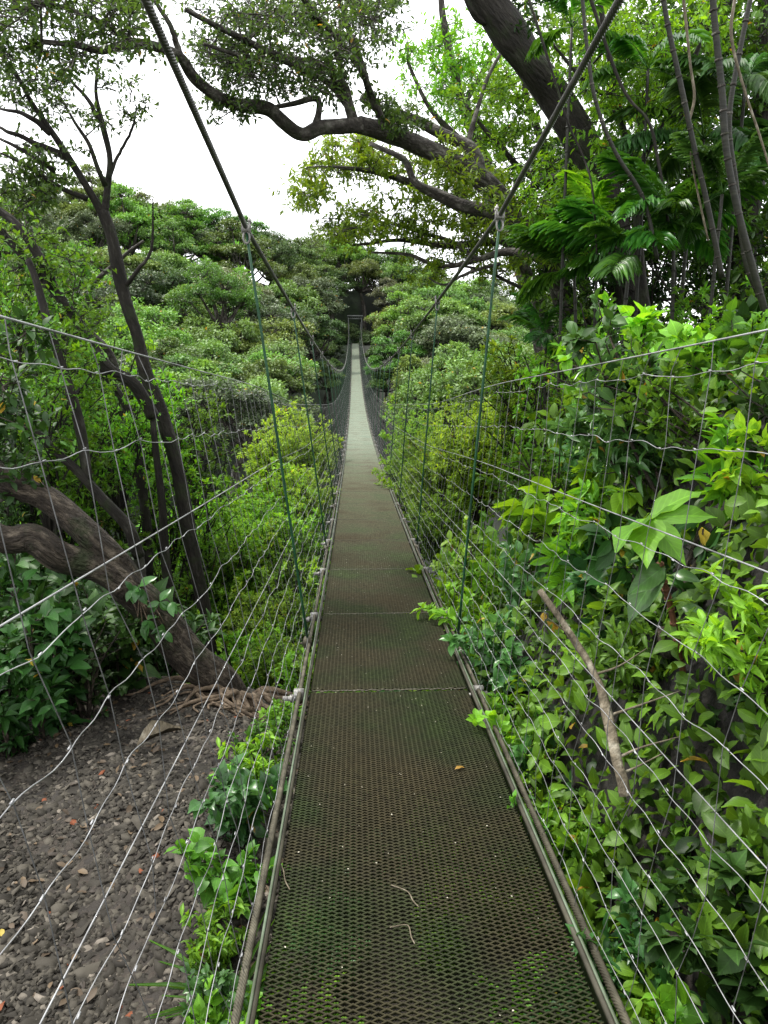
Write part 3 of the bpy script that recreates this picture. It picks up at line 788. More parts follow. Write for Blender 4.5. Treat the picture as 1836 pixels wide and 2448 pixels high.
# --- leaning tree with the bare roots, left of the deck
T = Tree('leaning_tree', 'thick leaning forked trunk with bare roots on the gravel, left of the deck', 'tree', at(520, 1545, 4.75), 'bark_brown', 'lf_dark', sides=14)
T.limb([(540, 1590, 4.75), (500, 1520, 4.74), (435, 1440, 4.7), (370, 1365, 4.65), (305, 1295, 4.6), (262, 1255, 4.57)], .13, .105, rough=.1)
T.limb([(300, 1295, 4.6), (265, 1235, 4.56), (225, 1185, 4.5), (170, 1135, 4.5), (100, 1085, 4.5), (40, 1050, 4.5), (-30, 1000, 4.5), (-150, 860, 4.5)], .092, .065, rough=.1)
T.limb([(300, 1290, 4.6), (250, 1250, 4.5), (190, 1215, 4.42), (120, 1190, 4.35), (60, 1172, 4.3), (0, 1160, 4.25), (-150, 1080, 4.2)], .102, .078, rough=.1)
g0 = at(515, 1535, 4.75)
for i in range(38):
    a = R(rng.uniform(-165, 25)); ln = rng.uniform(.25, .8); cu, cv = rng.uniform(-1.1, 1.1), rng.uniform(-.5, .5)
    P = []
    for t in np.linspace(0, 1, 7):
        q = a+cu*t+cv*math.sin(5*t)
        x = g0[0]+.10*math.cos(a)+ln*t*math.cos(q); y = g0[1]+.06*math.sin(a)+ln*t*math.sin(q)*.8
        z = float(ground(x, y))+.14*(1-t)**2+.02+.03*math.sin(7*t+i)*t*(1-t)
        P.append((x, y, z))
    P[0] = tuple(g0+np.array((.10*math.cos(a), .08*math.sin(a), .07)))
    mb = MB(); mb.tube(smooth_path(P, 3)-T.b, np.linspace(rng.uniform(.010, .03), .005, 19), 7, .25)
    mb.obj('root', M['root'], T.e, True)
T.fill([(-150, 800), (90, 700), (150, 900), (60, 1050), (-120, 1000)], (4.2, 5), 18, .25, 5, 9, .085, .42, OVATE2, .45)
T.done()
ep = empty('epiphyte', at(330, 1330, 4.42), 'pale broad leaved plant growing on the leaning trunk below its fork', 'plant')
mb = MB()
for (px, py) in ((285, 1275), (300, 1268), (318, 1340), (352, 1362), (345, 1300), (370, 1300)):
    c = at(px, py, 4.4); n = 5
    leaves_add(mb, np.tile(c, (n, 1))-at(330, 1330, 4.42), nrm(rdir(n)+np.array((0, -.5, -.5))), nrm(rdir(n)*.4+np.array((0, -.7, .6))), .1*rng.uniform(.7, 1.3, n), .5, OVATE, rng.uniform(.3, .9, n))
mb.obj('foliage', M['lf_blue'], ep, True)
mb = MB(); c = at(300, 1290, 4.47)-at(330, 1330, 4.42)
for i in range(9): mb.tube([c, c+rng.normal(0, .04, 3)+np.array((.03, -.02, -.04)), c+rng.normal(0, .07, 3)+np.array((.06, -.03, -.12))], .004, 4)
mb.obj('stem', M['root'], ep)

# --- slender dark tree with the forked top against the sky
T = Tree('slender_tree', 'slender dark trunk forking high against the white sky at left', 'tree', at(455, 1440, 8.5), 'bark_dark', 'lf_canopy')
T.limb([(470, 1490, 8.5), (445, 1330, 8.5), (415, 1170, 8.5), (385, 1020, 8.5), (345, 900, 8.5), (313, 810, 8.5), (298, 720, 8.5), (272, 640, 8.5), (245, 530, 8.5), (222, 455, 8.5)], .085, .06)
T.limb([(225, 470, 8.5), (195, 415, 8.45), (150, 340, 8.4), (112, 285, 8.3), (70, 225, 8.2), (40, 170, 8.1), (5, 125, 8)], .045, .015)
T.limb([(225, 470, 8.5), (232, 415, 8.5), (236, 345, 8.55), (222, 270, 8.6), (208, 200, 8.6), (212, 130, 8.6)], .042, .012)
T.limb([(215, 265, 8.6), (190, 215, 8.5), (150, 170, 8.5), (120, 120, 8.5)], .025, .01)
T.limb([(228, 400, 8.5), (215, 370, 8.4), (190, 310, 8.4), (160, 260, 8.4), (130, 210, 8.4)], .03, .01)
T.limb([(235, 385, 8.5), (258, 330, 8.6), (285, 280, 8.6), (295, 230, 8.6)], .022, .007)
T.limb([(110, 290, 8.3), (60, 250, 8.2), (0, 235, 8.2)], .03, .012)
T.limb([(145, 340, 8.4), (80, 310, 8.3), (30, 290, 8.2), (0, 275, 8.2)], .035, .015)
T.limb([(120, 370, 8.4), (60, 330, 8.3), (0, 300, 8.3)], .03, .015)
T.limb([(190, 430, 8.5), (120, 400, 8.4), (60, 360, 8.4), (0, 330, 8.3)], .03, .01)
T.limb([(270, 620, 8.5), (300, 580, 8.4), (325, 545, 8.4), (330, 490, 8.4), (330, 430, 8.4)], .025, .006)
T.fill([(0, 130), (60, 100), (130, 160), (190, 230), (150, 260), (60, 240), (0, 260)], (7.8, 8.8), 32, .24, 6, 8, .058, .45, SMALL, .35)
T.fill([(200, 160), (260, 120), (335, 260), (300, 320), (260, 280), (230, 200)], (8.3, 8.9), 12, .18, 5, 7, .055, .45, SMALL, .35)
T.fill([(0, 280), (120, 320), (150, 400), (90, 470), (0, 480)], (7.8, 8.8), 38, .26, 6, 8, .075, .45, SMALL, .5)
T.fill([(150, 200), (240, 250), (230, 330), (180, 320)], (8.2, 8.8), 7, .18, 4, 7, .065, .45, SMALL, .35)
T.done()

# --- other stems of the left thicket
stems = [
    ('thin_tree', 'thin dark stem crossing the left thicket, leaning left toward the frame edge',
     [[(330, 900, 8), (290, 830, 7.9), (230, 790, 7.8), (170, 700, 7.7), (110, 620, 7.6), (40, 540, 7.5), (-30, 470, 7.4)], [(370, 1330, 8.2), (355, 1150, 8.1), (330, 900, 8)], [(110, 620, 7.6), (90, 560, 7.5), (30, 480, 7.5), (-20, 440, 7.5)]], .07, .03),
    ('thin_tree', 'twin stemmed thin tree leaning left below the handrail at left',
     [[(300, 1200, 7), (270, 1130, 6.9), (200, 1050, 6.8), (120, 980, 6.7), (40, 880, 6.6), (-30, 800, 6.5)], [(300, 1200, 7), (330, 1420, 7.1)], [(190, 1040, 6.8), (170, 900, 6.8), (120, 760, 6.7), (90, 640, 6.7), (60, 560, 6.7)]], .06, .025),
    ('thin_tree', 'pale thin stem with curling bare twigs at left above the handrail',
     [[(260, 900, 10), (245, 780, 10), (180, 700, 10), (120, 620, 10), (70, 500, 10), (20, 420, 10)], [(180, 700, 10), (200, 620, 10), (260, 560, 10), (310, 520, 10)], [(260, 900, 10), (280, 1150, 10)]], .05, .015),
    ('thin_tree', 'upright dark stem standing left of the slender trunk in the thicket',
     [[(320, 1250, 9), (318, 1130, 9), (300, 1000, 9), (280, 900, 9), (210, 780, 9), (150, 660, 9), (60, 560, 9), (-10, 500, 9)]], .07, .02),
]
for nm, lab, limbs, r0, r1 in stems:
    b = at(*limbs[0][0]); T = Tree(nm, lab, 'tree', b, 'bark_grey' if 'pale' in lab else 'bark_dark', 'lf_mid', 'thin trees of the left thicket', 7)
    for q, l in enumerate(limbs): T.limb(l, r0 if q == 0 else r0*1.1 if 'y' == 0 else r0*.9, r1)
    c = [l[-1] for l in limbs]
    T.fill([(-20, 430), (120, 480), (200, 560), (240, 680), (120, 760), (0, 700)] if 'pale' in lab or 'crossing' in lab else [(-20, 560), (120, 600), (230, 720), (260, 900), (100, 960), (-20, 860)],
           (limbs[0][0][2]-1, limbs[0][0][2]+.8), 26, .28, 6, 8, .075, .42, SMALL, .55)
    T.done()

# --- the great overhanging tree: limbs sweep from the right bank over the bridge
def over_tree():
    T = Tree('overhanging_tree', 'big tree on the right bank with long curved limbs reaching over the bridge', 'tree', at(1235, 700, 9.2), 'bark_grey', 'lf_canopy', sides=11)
    T.limb([(1260, 800, 9.2), (1215, 640, 9.1), (1170, 530, 9), (1110, 450, 9), (1050, 400, 8.9), (985, 355, 8.8), (915, 315, 8.6), (845, 290, 8.4), (775, 268, 8.2)], .135, .085)
    T.limb([(778, 270, 8.2), (735, 272, 8.1), (690, 275, 8), (650, 290, 7.9), (610, 268, 7.8), (575, 238, 7.7), (520, 228, 7.5), (470, 205, 7.3), (425, 165, 7.1), (395, 125, 6.9), (360, 110, 6.7), (310, 100, 6.6), (262, 102, 6.5), (215, 108, 6.4), (160, 95, 6.3), (90, 90, 6.2)], .075, .02)
    T.limb([(680, 275, 8), (688, 250, 8), (684, 215, 8), (640, 222, 7.9), (580, 235, 7.8)], .04, .02)
    T.limb([(765, 262, 8.2), (752, 220, 8.1), (735, 180, 8), (700, 150, 7.8), (640, 130, 7.6), (560, 100, 7.3), (470, 60, 7), (400, 20, 6.8)], .06, .018)
    T.limb([(760, 240, 8.2), (715, 185, 8), (660, 150, 7.7), (600, 130, 7.5), (520, 120, 7.2), (440, 95, 7)], .035, .012)
    T.limb([(830, 270, 8.4), (800, 200, 8.2), (780, 150, 8), (735, 90, 7.8), (690, 40, 7.5), (640, -20, 7.2)], .045, .018)
    T.limb([(790, 170, 8.1), (760, 80, 7.9), (740, 20, 7.8), (720, -40, 7.6)], .035, .015)
    T.limb([(745, 170, 8), (720, 100, 7.8), (690, 60, 7.6), (660, 0, 7.4), (640, -60, 7.2)], .03, .012)
    T.limb([(1040, 395, 8.9), (1025, 335, 9), (985, 300, 9.1), (930, 275, 9.2), (880, 255, 9.2), (830, 240, 9.1), (780, 210, 9)], .075, .045)
    T.limb([(1130, 480, 9), (1060, 455, 9), (985, 440, 9.1), (930, 415, 9.2), (890, 385, 9.2), (870, 345, 9.3), (800, 310, 9.5)], .09, .025)
    T.limb([(1170, 560, 9.1), (1100, 545, 9.4), (1030, 560, 9.8), (950, 575, 10), (880, 550, 10.2), (800, 545, 10.2)], .05, .012)
    T.limb([(1030, 560, 9.8), (970, 520, 10), (900, 500, 10), (820, 480, 10.2), (740, 500, 10.3)], .03, .01)
    T.limb([(1080, 570, 9.6), (1010, 590, 9.8), (960, 615, 9.8), (925, 600, 9.9)], .025, .008)
    T.limb([(300, 103, 6.6), (240, 60, 6.5), (180, 30, 6.4), (110, 10, 6.3), (40, 20, 6.2)], .025, .01)
    T.limb([(390, 120, 6.9), (370, 60, 6.8), (340, 10, 6.8), (310, -40, 6.8)], .025, .01)
    # dark leaf masses over the sky
    T.fill([(395, 0), (860, -40), (870, 30), (800, 60), (815, 130), (760, 150), (700, 110), (560, 95), (470, 60)], (6.8, 8.6), 92, .36, 7, 9, .054, .45, SMALL, .35)
    T.fill([(420, 60), (560, 110), (700, 130), (760, 190), (700, 200), (640, 180), (560, 190), (480, 180), (430, 120)], (6.8, 8.4), 78, .32, 7, 9, .052, .45, SMALL, .3)
    T.fill([(450, 190), (540, 190), (560, 235), (500, 268), (470, 240)], (7.2, 7.8), 12, .16, 5, 10, .06, .45, SMALL, .35)
    T.fill([(780, 200), (870, 210), (900, 260), (840, 285), (790, 250)], (8, 9), 16, .2, 6, 11, .065, .45, SMALL, .4)
    T.fill([(-40, -40), (330, -40), (300, 50), (330, 100), (240, 125), (150, 150), (60, 110), (-40, 130)], (5.8, 7), 80, .32, 6, 9, .056, .48, SMALL, .4)
    T.fill([(720, -20), (880, -20), (850, 90), (800, 110)], (8, 9), 14, .25, 5, 9, .06, .45, SMALL, .35)
    T.done()
over_tree()

def lit_crown():
    T = Tree('sunlit_tree', 'bright yellow green leafy boughs hanging below the long curved limb, right of the sky gap', 'tree', at(1200, 760, 10.5), 'bark_grey', 'lf_yellow')
    T.limb([(1215, 820, 10.5), (1160, 640, 10.5), (1090, 520, 10.5), (1000, 450, 10.4), (900, 400, 10.3), (800, 370, 10.2), (720, 360, 10.2)], .10, .02)
    T.limb([(1090, 520, 10.5), (980, 530, 10.4), (860, 520, 10.4), (760, 530, 10.3)], .05, .015)
    T.limb([(1160, 640, 10.5), (1060, 590, 10.3), (960, 565, 10.2)], .03, .012)
    T.limb([(1000, 450, 10.4), (1010, 330, 10.6), (1040, 200, 10.8), (1090, 100, 11)], .05, .02)
    T.fill([(635, 405), (660, 340), (720, 295), (800, 300), (860, 340), (830, 400), (740, 380), (690, 440), (640, 450)], (9.7, 10.9), 46, .3, 7, 10, .085, .38, SMALL, .55, .5, .3)
    T.fill([(690, 490), (740, 440), (830, 410), (960, 440), (1080, 470), (1130, 540), (1090, 640), (1010, 560), (930, 545), (870, 520), (770, 530)], (9.7, 11), 80, .3, 7, 10, .085, .38, SMALL, .5, .5, .3)
    T.fill([(850, 310), (1000, 330), (1100, 400), (1090, 470), (900, 420)], (9.8, 11.2), 52, .32, 7, 10, .085, .38, SMALL, .42, .5, .3)
    T.fill([(900, 330), (1010, 400), (1090, 470), (1060, 420), (1000, 330), (960, 300)], (8.2, 8.9), 14, .22, 6, 9, .075, .38, SMALL, .5, .5, .3)
    T.fill([(1040, 380), (1200, 440), (1260, 560), (1130, 560), (1060, 470)], (8.0, 8.8), 26, .26, 6, 10, .08, .38, SMALL, .3, .5, .4)
    T.fill([(880, 540), (950, 560), (960, 600), (900, 610), (850, 570)], (9.8, 10.4), 8, .25, 6, 10, .08, .38, SMALL, .6, .5, .3)
    T.done()
lit_crown()

def back_crowns():
    T = Tree('tall_tree', 'tall pale green tree against the sky behind the long curved limbs', 'tree', at(1200, 800, 15), 'bark_grey', 'lf_bright')
    T.limb([(1200, 900, 15), (1130, 600, 15), (1050, 350, 15), (990, 200, 15), (960, 60, 15), (950, -60, 15)], .16, .04)
    T.limb([(1050, 350, 15), (950, 260, 14.8), (890, 160, 14.7), (880, 90, 14.6)], .06, .02)
    T.limb([(1000, 230, 15), (1060, 120, 15), (1090, 10, 15)], .06, .02)
    T.fill([(870, 100), (910, 40), (1000, 30), (1070, 80), (1110, 160), (1100, 330), (1010, 330), (930, 250), (870, 170)], (14, 16), 95, .42, 7, 10, .095, .42, SMALL, .5, .6)
    T.done()
    T = Tree('leafy_tree', 'yellow green leafy tree filling the space behind the big dark trunk', 'tree', at(1300, 800, 11.5), 'bark_dark', 'lf_yellow')
    T.limb([(1310, 900, 11.5), (1260, 600, 11.5), (1200, 400, 11.5), (1150, 250, 11.5), (1120, 120, 11.5)], .12, .03)
    T.limb([(1260, 600, 11.5), (1330, 420, 11.5), (1390, 250, 11.5), (1430, 80, 11.5)], .08, .02)
    T.limb([(1200, 420, 11.5), (1090, 330, 11.3), (1010, 230, 11.2)], .06, .02)
    T.fill([(985, 210), (1040, 130), (1110, 150), (1200, 260), (1260, 360), (1230, 480), (1120, 430), (1040, 350)], (10.8, 12.4), 90, .34, 7, 10, .095, .4, SMALL, .38, .6)
    T.fill([(1090, 480), (1250, 440), (1300, 560), (1200, 660), (1100, 640)], (10.5, 12.2), 42, .34, 7, 10, .09, .4, SMALL, .35, .6)
    T.fill([(1130, 0), (1330, -30), (1420, 60), (1440, 250), (1330, 300), (1230, 150)], (11, 13), 80, .38, 7, 10, .1, .42, SMALL, .4, .6)
    T.done()
    T = Tree('leafy_tree', 'dark crowned tree in the upper right corner behind the palm canes', 'tree', at(1600, 750, 9), 'bark_dark', 'lf_mid')
    T.limb([(1620, 900, 9), (1610, 600, 9), (1640, 300, 9), (1650, 100, 9), (1660, -60, 9)], .16, .08)
    T.limb([(1610, 600, 9), (1500, 380, 9.2), (1450, 200, 9.3), (1420, 60, 9.4)], .07, .025)
    T.limb([(1630, 350, 9), (1560, 180, 9), (1510, 40, 9)], .06, .02)
    T.fill([(1400, -30), (1700, -30), (1720, 300), (1640, 420), (1480, 330), (1400, 150)], (8, 10.5), 140, .36, 7, 10, .1, .42, SMALL, .42, .6)
    T.fill([(1150, 470), (1400, 440), (1700, 440), (1700, 680), (1420, 680), (1180, 690)], (8.6, 11), 110, .38, 7, 10, .1, .42, SMALL, .3, .6)
    T.fill([(1280, 280), (1500, 330), (1700, 400), (1700, 640), (1480, 560), (1320, 460)], (8.5, 10.5), 120, .36, 7, 10, .1, .42, SMALL, .25, .6)
    T.done()
    T = Tree('leafy_tree', 'fine leaved tree hanging a leafy curtain in front of the big dark trunk', 'tree', at(1400, 620, 7.6), 'bark_dark', 'lf_bright')
    T.limb([(1410, 760, 7.6), (1380, 560, 7.6), (1370, 380, 7.6), (1330, 200, 7.6), (1300, 40, 7.6), (1290, -80, 7.6)], .05, .02)
    T.limb([(1370, 380, 7.6), (1450, 230, 7.5), (1520, 80, 7.4), (1560, -60, 7.4)], .03, .012)
    T.limb([(1340, 230, 7.6), (1250, 160, 7.6), (1190, 90, 7.6)], .025, .01)
    T.fill([(1210, 170), (1290, 60), (1420, 20), (1560, -20), (1600, 120), (1500, 300), (1390, 360), (1300, 330)], (7.0, 8.4), 74, .28, 6, 10, .075, .4, SMALL, .3, .8, .5)
    T.fill([(1140, 330), (1240, 330), (1300, 440), (1210, 520), (1130, 470)], (7.6, 8.4), 26, .25, 6, 10, .075, .4, SMALL, .3, .8, .5)
    T.done()
back_crowns()

# the great dark leaning trunk
T = Tree('dark_trunk_tree', 'massive dark trunk leaning left across the top right of the view', 'tree', at(1330, 560, 8.6), 'bark_dark', 'lf_dark', sides=14)
T.limb([(1420, 900, 8.6), (1340, 560, 8.6), (1290, 390, 8.6), (1250, 290, 8.55), (1200, 210, 8.5), (1140, 130, 8.4), (1085, 55, 8.3), (1030, -30, 8.2), (960, -150, 8.1)], .185, .15, rough=.16)
T.limb([(1300, 420, 8.6), (1240, 395, 8.5), (1190, 385, 8.4), (1150, 405, 8.3), (1128, 425, 8.2)], .075, .03)
T.limb([(1080, 50, 8.3), (1030, 40, 8.2), (1000, -20, 8.1)], .04, .02)
T.fill([(1020, -40), (1130, -40), (1180, 60), (1120, 60)], (7.8, 8.8), 12, .25, 5, 9, .08, .42, SMALL, .3)
T.fill([(1130, 340), (1300, 330), (1330, 430), (1200, 470)], (8.6, 9.4), 22, .28, 6, 10, .08, .42, SMALL, .15)
T.done()

# --- bare hanging vines at the right
vines = [([(1470, -70, 5.6), (1490, 130, 5.6), (1500, 210, 5.6), (1488, 280, 5.6), (1500, 380, 5.6), (1530, 520, 5.6)], .010, 'pale hanging vine stem nearest the big dark trunk'),
         ([(1590, -20, 5), (1580, 80, 5), (1610, 200, 5), (1640, 290, 5), (1680, 420, 5)], .009, 'thin pale vine crossing the upper right corner'),
         ([(1250, -80, 6.5), (1340, 180, 6.5), (1400, 260, 6.4), (1420, 340, 6.4), (1440, 460, 6.3), (1460, 600, 6.3)], .015, 'dark bare vine slanting down behind the right cable'),
         ([(1120, -70, 6.6), (1185, 130, 6.5), (1225, 260, 6.5), (1260, 340, 6.5), (1280, 410, 6.4), (1290, 560, 6.4)], .010, 'thin slanting liana against the big dark trunk')]
for pts_, r, lab in vines:
    P = smooth_path([at(*q) for q in pts_], 8); mb = MB(); mb.tube(P-P[-1], np.linspace(r, r*.7, len(P)), 6, .2)
    o = mb.obj('hanging_vine', M['deadwood' if 'pale' in lab else 'bark_dark'], None, True); o.location = P[-1]; tag(o, lab, 'vine', 'vines hanging at the right')

# ------------------------------------------------------------------ palms
def frond_mesh(seed, length=1.6, nl=26, ll=.55, lw=.055, arch=.45):
    global rng
    keep = rng; rng = np.random.default_rng(seed)
    mb = MB(); t = np.linspace(0, 1, 14)
    P = np.stack((np.zeros(14), length*(t-.12*t**3), arch*(1.1*t-1.75*t**2)), -1)
    mb.tube(P, np.linspace(.011, .003, 14), 5)
    tt = np.linspace(.2, .99, nl)
    for s in (-1, 1):
        B = np.stack([np.interp(tt, t, P[:, k]) for k in range(3)], -1)
        env = np.sin(np.pi*(.12+.83*(tt-.2)/.8))**.6
        ang = np.radians(62-34*tt)
        D = np.stack((s*np.sin(ang), np.cos(ang), -.12-.25*tt+rng.normal(0, .08, nl)), -1)
        N = np.tile((0, 0, 1.), (nl, 1))+np.stack((-s*np.full(nl, .35), np.zeros(nl), np.zeros(nl)), -1)+rng.normal(0, .1, (nl, 3))
        leaves_add(mb, B, D, N, ll*env*rng.uniform(.85, 1.1, nl), lw/ll*2.0, LANCE, .45+rng.normal(0, .2, nl))
    me = mb.mesh('frond', M['lf_palm'], True); rng = keep; return me
FR = [frond_mesh(40+i, 1.5, n, l, w, a) for i, (n, l, w, a) in enumerate([(24, .5, .05, .4), (22, .46, .055, .6), (28, .5, .042, .25), (16, .5, .085, .35)])]

def palm(px, py, Y, h, n, size, label, spread=(R(-20), R(60)), mat='lf_palm', az=(0, 360), v=(0, 1, 2)):
    c = at(px, py, Y); 
    size *= .6
    e = empty('palm', c-np.array((0, 0, h)), label, 'palm', 'palms on the right bank')
    mb = MB(); P = smooth_path([(.08, .05, -.6), (rng.normal(0, .04), rng.normal(0, .04), h*.5), (0, 0, h)], 8)
    mb.tube(P, np.linspace(.028, .02, len(P))*size**.5, 8)
    for q in np.arange(.1, .98, .1): 
        i = int(q*(len(P)-1)); mb.tube([P[i]-np.array((0, 0, .006)), P[i]+np.array((0, 0, .006))], .031*size**.5, 8)
    mb.obj('stem', M['cane'], e, True)
    for i in range(n):
        o = link('frond', FR[v[i % len(v)]], e, (0, 0, h))
        if mat != 'lf_palm':
            o.material_slots[0].link = 'OBJECT'; o.material_slots[0].material = M[mat]
        a = R(az[0]+(az[1]-az[0])*(i+.5*rng.random())/n)
        o.rotation_euler = (rng.uniform(*spread), R(rng.normal(0, 12)), a); k = size*rng.uniform(.8, 1.15); o.scale = (k, k, k)
palm(1455, 480, 6.2, 1.6, 12, .82, 'dark green palm with fanned fronds above the right bank shrubs')
palm(1360, 560, 6.4, 1.4, 9, .9, 'palm beside the right hanger rod with fronds drooping toward the bridge', az=(20, 250))
palm(1240, 590, 7.2, 1.2, 8, .85, 'low palm nearest the first right hanger rod', az=(20, 200))
palm(1290, 480, 7.0, 1.2, 5, .62, 'yellowish broad pleated palm in front of the big trunk base', spread=(R(30), R(75)), mat='lf_bright', v=(3,))
palm(1180, 735, 8.4, .9, 8, .7, 'small feathery palm low behind the first right hanger rod')
palm(1235, 60, 7.0, 3.2, 7, .6, 'tall palm with fronds hanging before the big dark trunk at the top')
palm(1400, 150, 7.0, 3.0, 8, .7, 'tall palm right of the main cable near the top edge')
palm(1560, 420, 5.6, 2.0, 9, .62, 'dark palm beside the ringed canes at the right edge', mat='lf_dark')
palm(1610, 180, 6.6, 3.2, 9, .75, 'tall shaded palm in the upper right corner', mat='lf_dark')
palm(1520, 300, 7.0, 2.4, 8, 1.0, 'shaded palm standing behind the canes', mat='lf_dark')

canes = [([(1660, 700, 5), (1600, 480, 5), (1570, 330, 5), (1560, 200, 5), (1545, 60, 5), (1535, -60, 5)], .024, 'thick ringed cane at the upper right, tallest of the canes'),
         ([(1640, 640, 5.2), (1610, 560, 5.2), (1590, 400, 5.2), (1575, 260, 5.2), (1600, 100, 5.2), (1640, -90, 5.2)], .02, 'leaning ringed cane just right of the tallest cane'),
         ([(1560, 600, 5.4), (1530, 450, 5.4), (1500, 320, 5.4), (1470, 180, 5.4), (1440, 40, 5.4), (1420, -90, 5.4)], .02, 'slanting dark cane between the palm fronds'),
         ([(1420, 560, 5.8), (1390, 430, 5.8), (1330, 330, 5.8), (1290, 230, 5.8), (1270, 120, 5.8), (1250, -90, 5.8)], .016, 'thin dark cane leaning left near the main cable')]
for pts_, r, lab in canes:
    P = smooth_path([at(*q) for q in pts_], 10); b = P[0].copy()
    e = empty('palm_cane', b, lab, 'cane', 'ringed canes at the upper right')
    mb = MB(); mb.tube(P-b, np.linspace(r, r*.8, len(P)), 8); mb.obj('stem', M['cane'], e, True)
    for i in range(3, len(P)-2, 4):
        d = nrm(P[i+1]-P[i]); mb = MB(); mb.tube([P[i]-b-d*.006, P[i]-b+d*.006], r*1.06, 8); mb.obj('node_ring', M['bark_grey'], e)

# ------------------------------------------------------------------ shrubs
SH = {
    'ovate': [shrub(1, .9, .42, 9, 6, 7, .115, .5, OVATE), shrub(2, .8, .45, 10, 6, 7, .10, .52, OVATE), shrub(3, 1.0, .40, 9, 6, 8, .09, .5, OVATE2)],
    'heart': [shrub(4, .8, .42, 8, 5, 6, .14, .72, HEART), shrub(5, .7, .45, 9, 5, 6, .12, .75, HEART)],
    'lance': [shrub(6, .9, .4, 9, 6, 8, .14, .3, LANCE), shrub(7, .8, .42, 9, 6, 9, .11, .32, LANCE)],
    'small': [shrub(8, .9, .45, 12, 8, 9, .05, .5, OVATE2), shrub(9, .7, .45, 12, 8, 9, .045, .55, OVATE2)],
}
desc = {'ovate': 'oval leaved', 'heart': 'broad heart leaved', 'lance': 'narrow leaved', 'small': 'small leaved'}
cdesc = {'lf_mid': 'mid green', 'lf_bright': 'bright green', 'lf_blue': 'bluish green', 'lf_dark': 'dark green', 'lf_yellow': 'yellow green'}
B2 = np.random.default_rng(5)
def pr(X, Y, Z):
    X = X-CX; r = X*math.cos(PSI)-Y*math.sin(PSI); f = X*math.sin(PSI)+Y*math.cos(PSI); d_ = EYE-Z
    zc = f*ct+d_*st; return ((918+F*r/zc)/1.10669, (1224+F*(d_*ct-f*st)/zc)/1.10669)
bank = []; tries = 0
lays = set()
nplaced = 0
while tries < 60000 and nplaced < 290:
    tries += 1
    Y = .7+B2.random()**1.35*11.5; X = .60+B2.random()**1.1*(.9+.45*Y)
    if pxof(X, Y) > 1950: continue
    dmin = (.20+.037*Y)*(.8 if X < .9 else 1)
    if any((X-a)**2+(Y-b)**2 < dmin**2 for a, b in bank): continue
    z = float(ground(X, Y))
    kind = ['ovate', 'ovate', 'heart', 'lance', 'small', 'ovate'][B2.integers(6)]
    if Y < 1.6 and kind == 'small' and B2.random() < .5: kind = 'ovate'
    mat = ['lf_mid', 'lf_bright', 'lf_mid', 'lf_blue', 'lf_bright', 'lf_bright', 'lf_dark'][B2.integers(7)]
    if Y > 6.5: mat = ['lf_bright', 'lf_yellow', 'lf_mid', 'lf_yellow', 'lf_bright'][B2.integers(5)]
    if z > 1.2 and Y < 6: mat = ['lf_mid', 'lf_dark', 'lf_blue', 'lf_bright', 'lf_dark'][B2.integers(5)]
    if 1.0 < X < 1.35 and 2.3 < Y < 2.75: continue
    v = SH[kind][B2.integers(len(SH[kind]))]
    sc = (.84+.05*Y)*B2.uniform(.85, 1.2)
    if X < .95: sc = min(sc, .46+.75*(X-.6)+.04*Y)
    if .7 < X < 1.25 and 1.7 < Y < 2.9: sc *= .55
    tx, ty = pr(X-.25*sc, Y, z+.95*sc)
    lim = lambda q: np.interp(q, [1000, 1150, 1240, 1300, 1660], [830, 720, 620, 530, 470])
    if ty < lim(tx):
        sc *= .6; tx, ty = pr(X-.25*sc, Y, z+.95*sc)
        if ty < lim(tx): continue
    bank.append((X, Y)); nplaced += 1
    row = 'beside the near deck rail' if Y < 2.4 and X < 1.0 else 'beside the farther deck rail' if X < 1.0 else 'on the near bank' if Y < 3.2 else 'on the middle bank' if Y < 6.5 else 'at the far bank end'
    hz = 'low' if z < .1 else 'partway up' if z < 1.4 else 'high'
    place(v, 'leafy_shrub', (X, Y, z-.05), (sc, sc, sc*B2.uniform(.9, 1.2)), B2.uniform(0, 6.28), mat,
          f'{cdesc[mat]} {desc[kind]} shrub {hz} {row}, right side', 'shrub', 'shrubs on the right bank', tilt=(R(6+B2.normal(0, 10)), R((-36 if Y < 6 else -16)+B2.normal(0, 10))))

for k_ in range(30):
    Y = .95+k_*.27+B2.uniform(-.08, .08); X = B2.uniform(.56, .66); z = float(ground(X, Y))
    kind = ['ovate', 'small', 'heart', 'ovate', 'lance'][k_ % 5]; mt = ['lf_mid', 'lf_bright', 'lf_bright', 'lf_blue'][k_ % 4]
    sc = min(1.25, (deck(Y)-z+.16)/.92)*B2.uniform(.85, 1.08)
    if k_ % 6 == 4: continue
    place(SH[kind][k_ % 2], 'leafy_plant', (X, Y, z-.05), (sc*.75, sc*.75, sc), B2.uniform(0, 6.28), mt,
          f"{cdesc[mt]} {desc[kind]} plant crowding the right deck rail, {'near' if Y < 3 else 'middle' if Y < 6 else 'farther'} stretch", 'plant', 'plants along the right deck edge', tilt=(0, R(-8)))

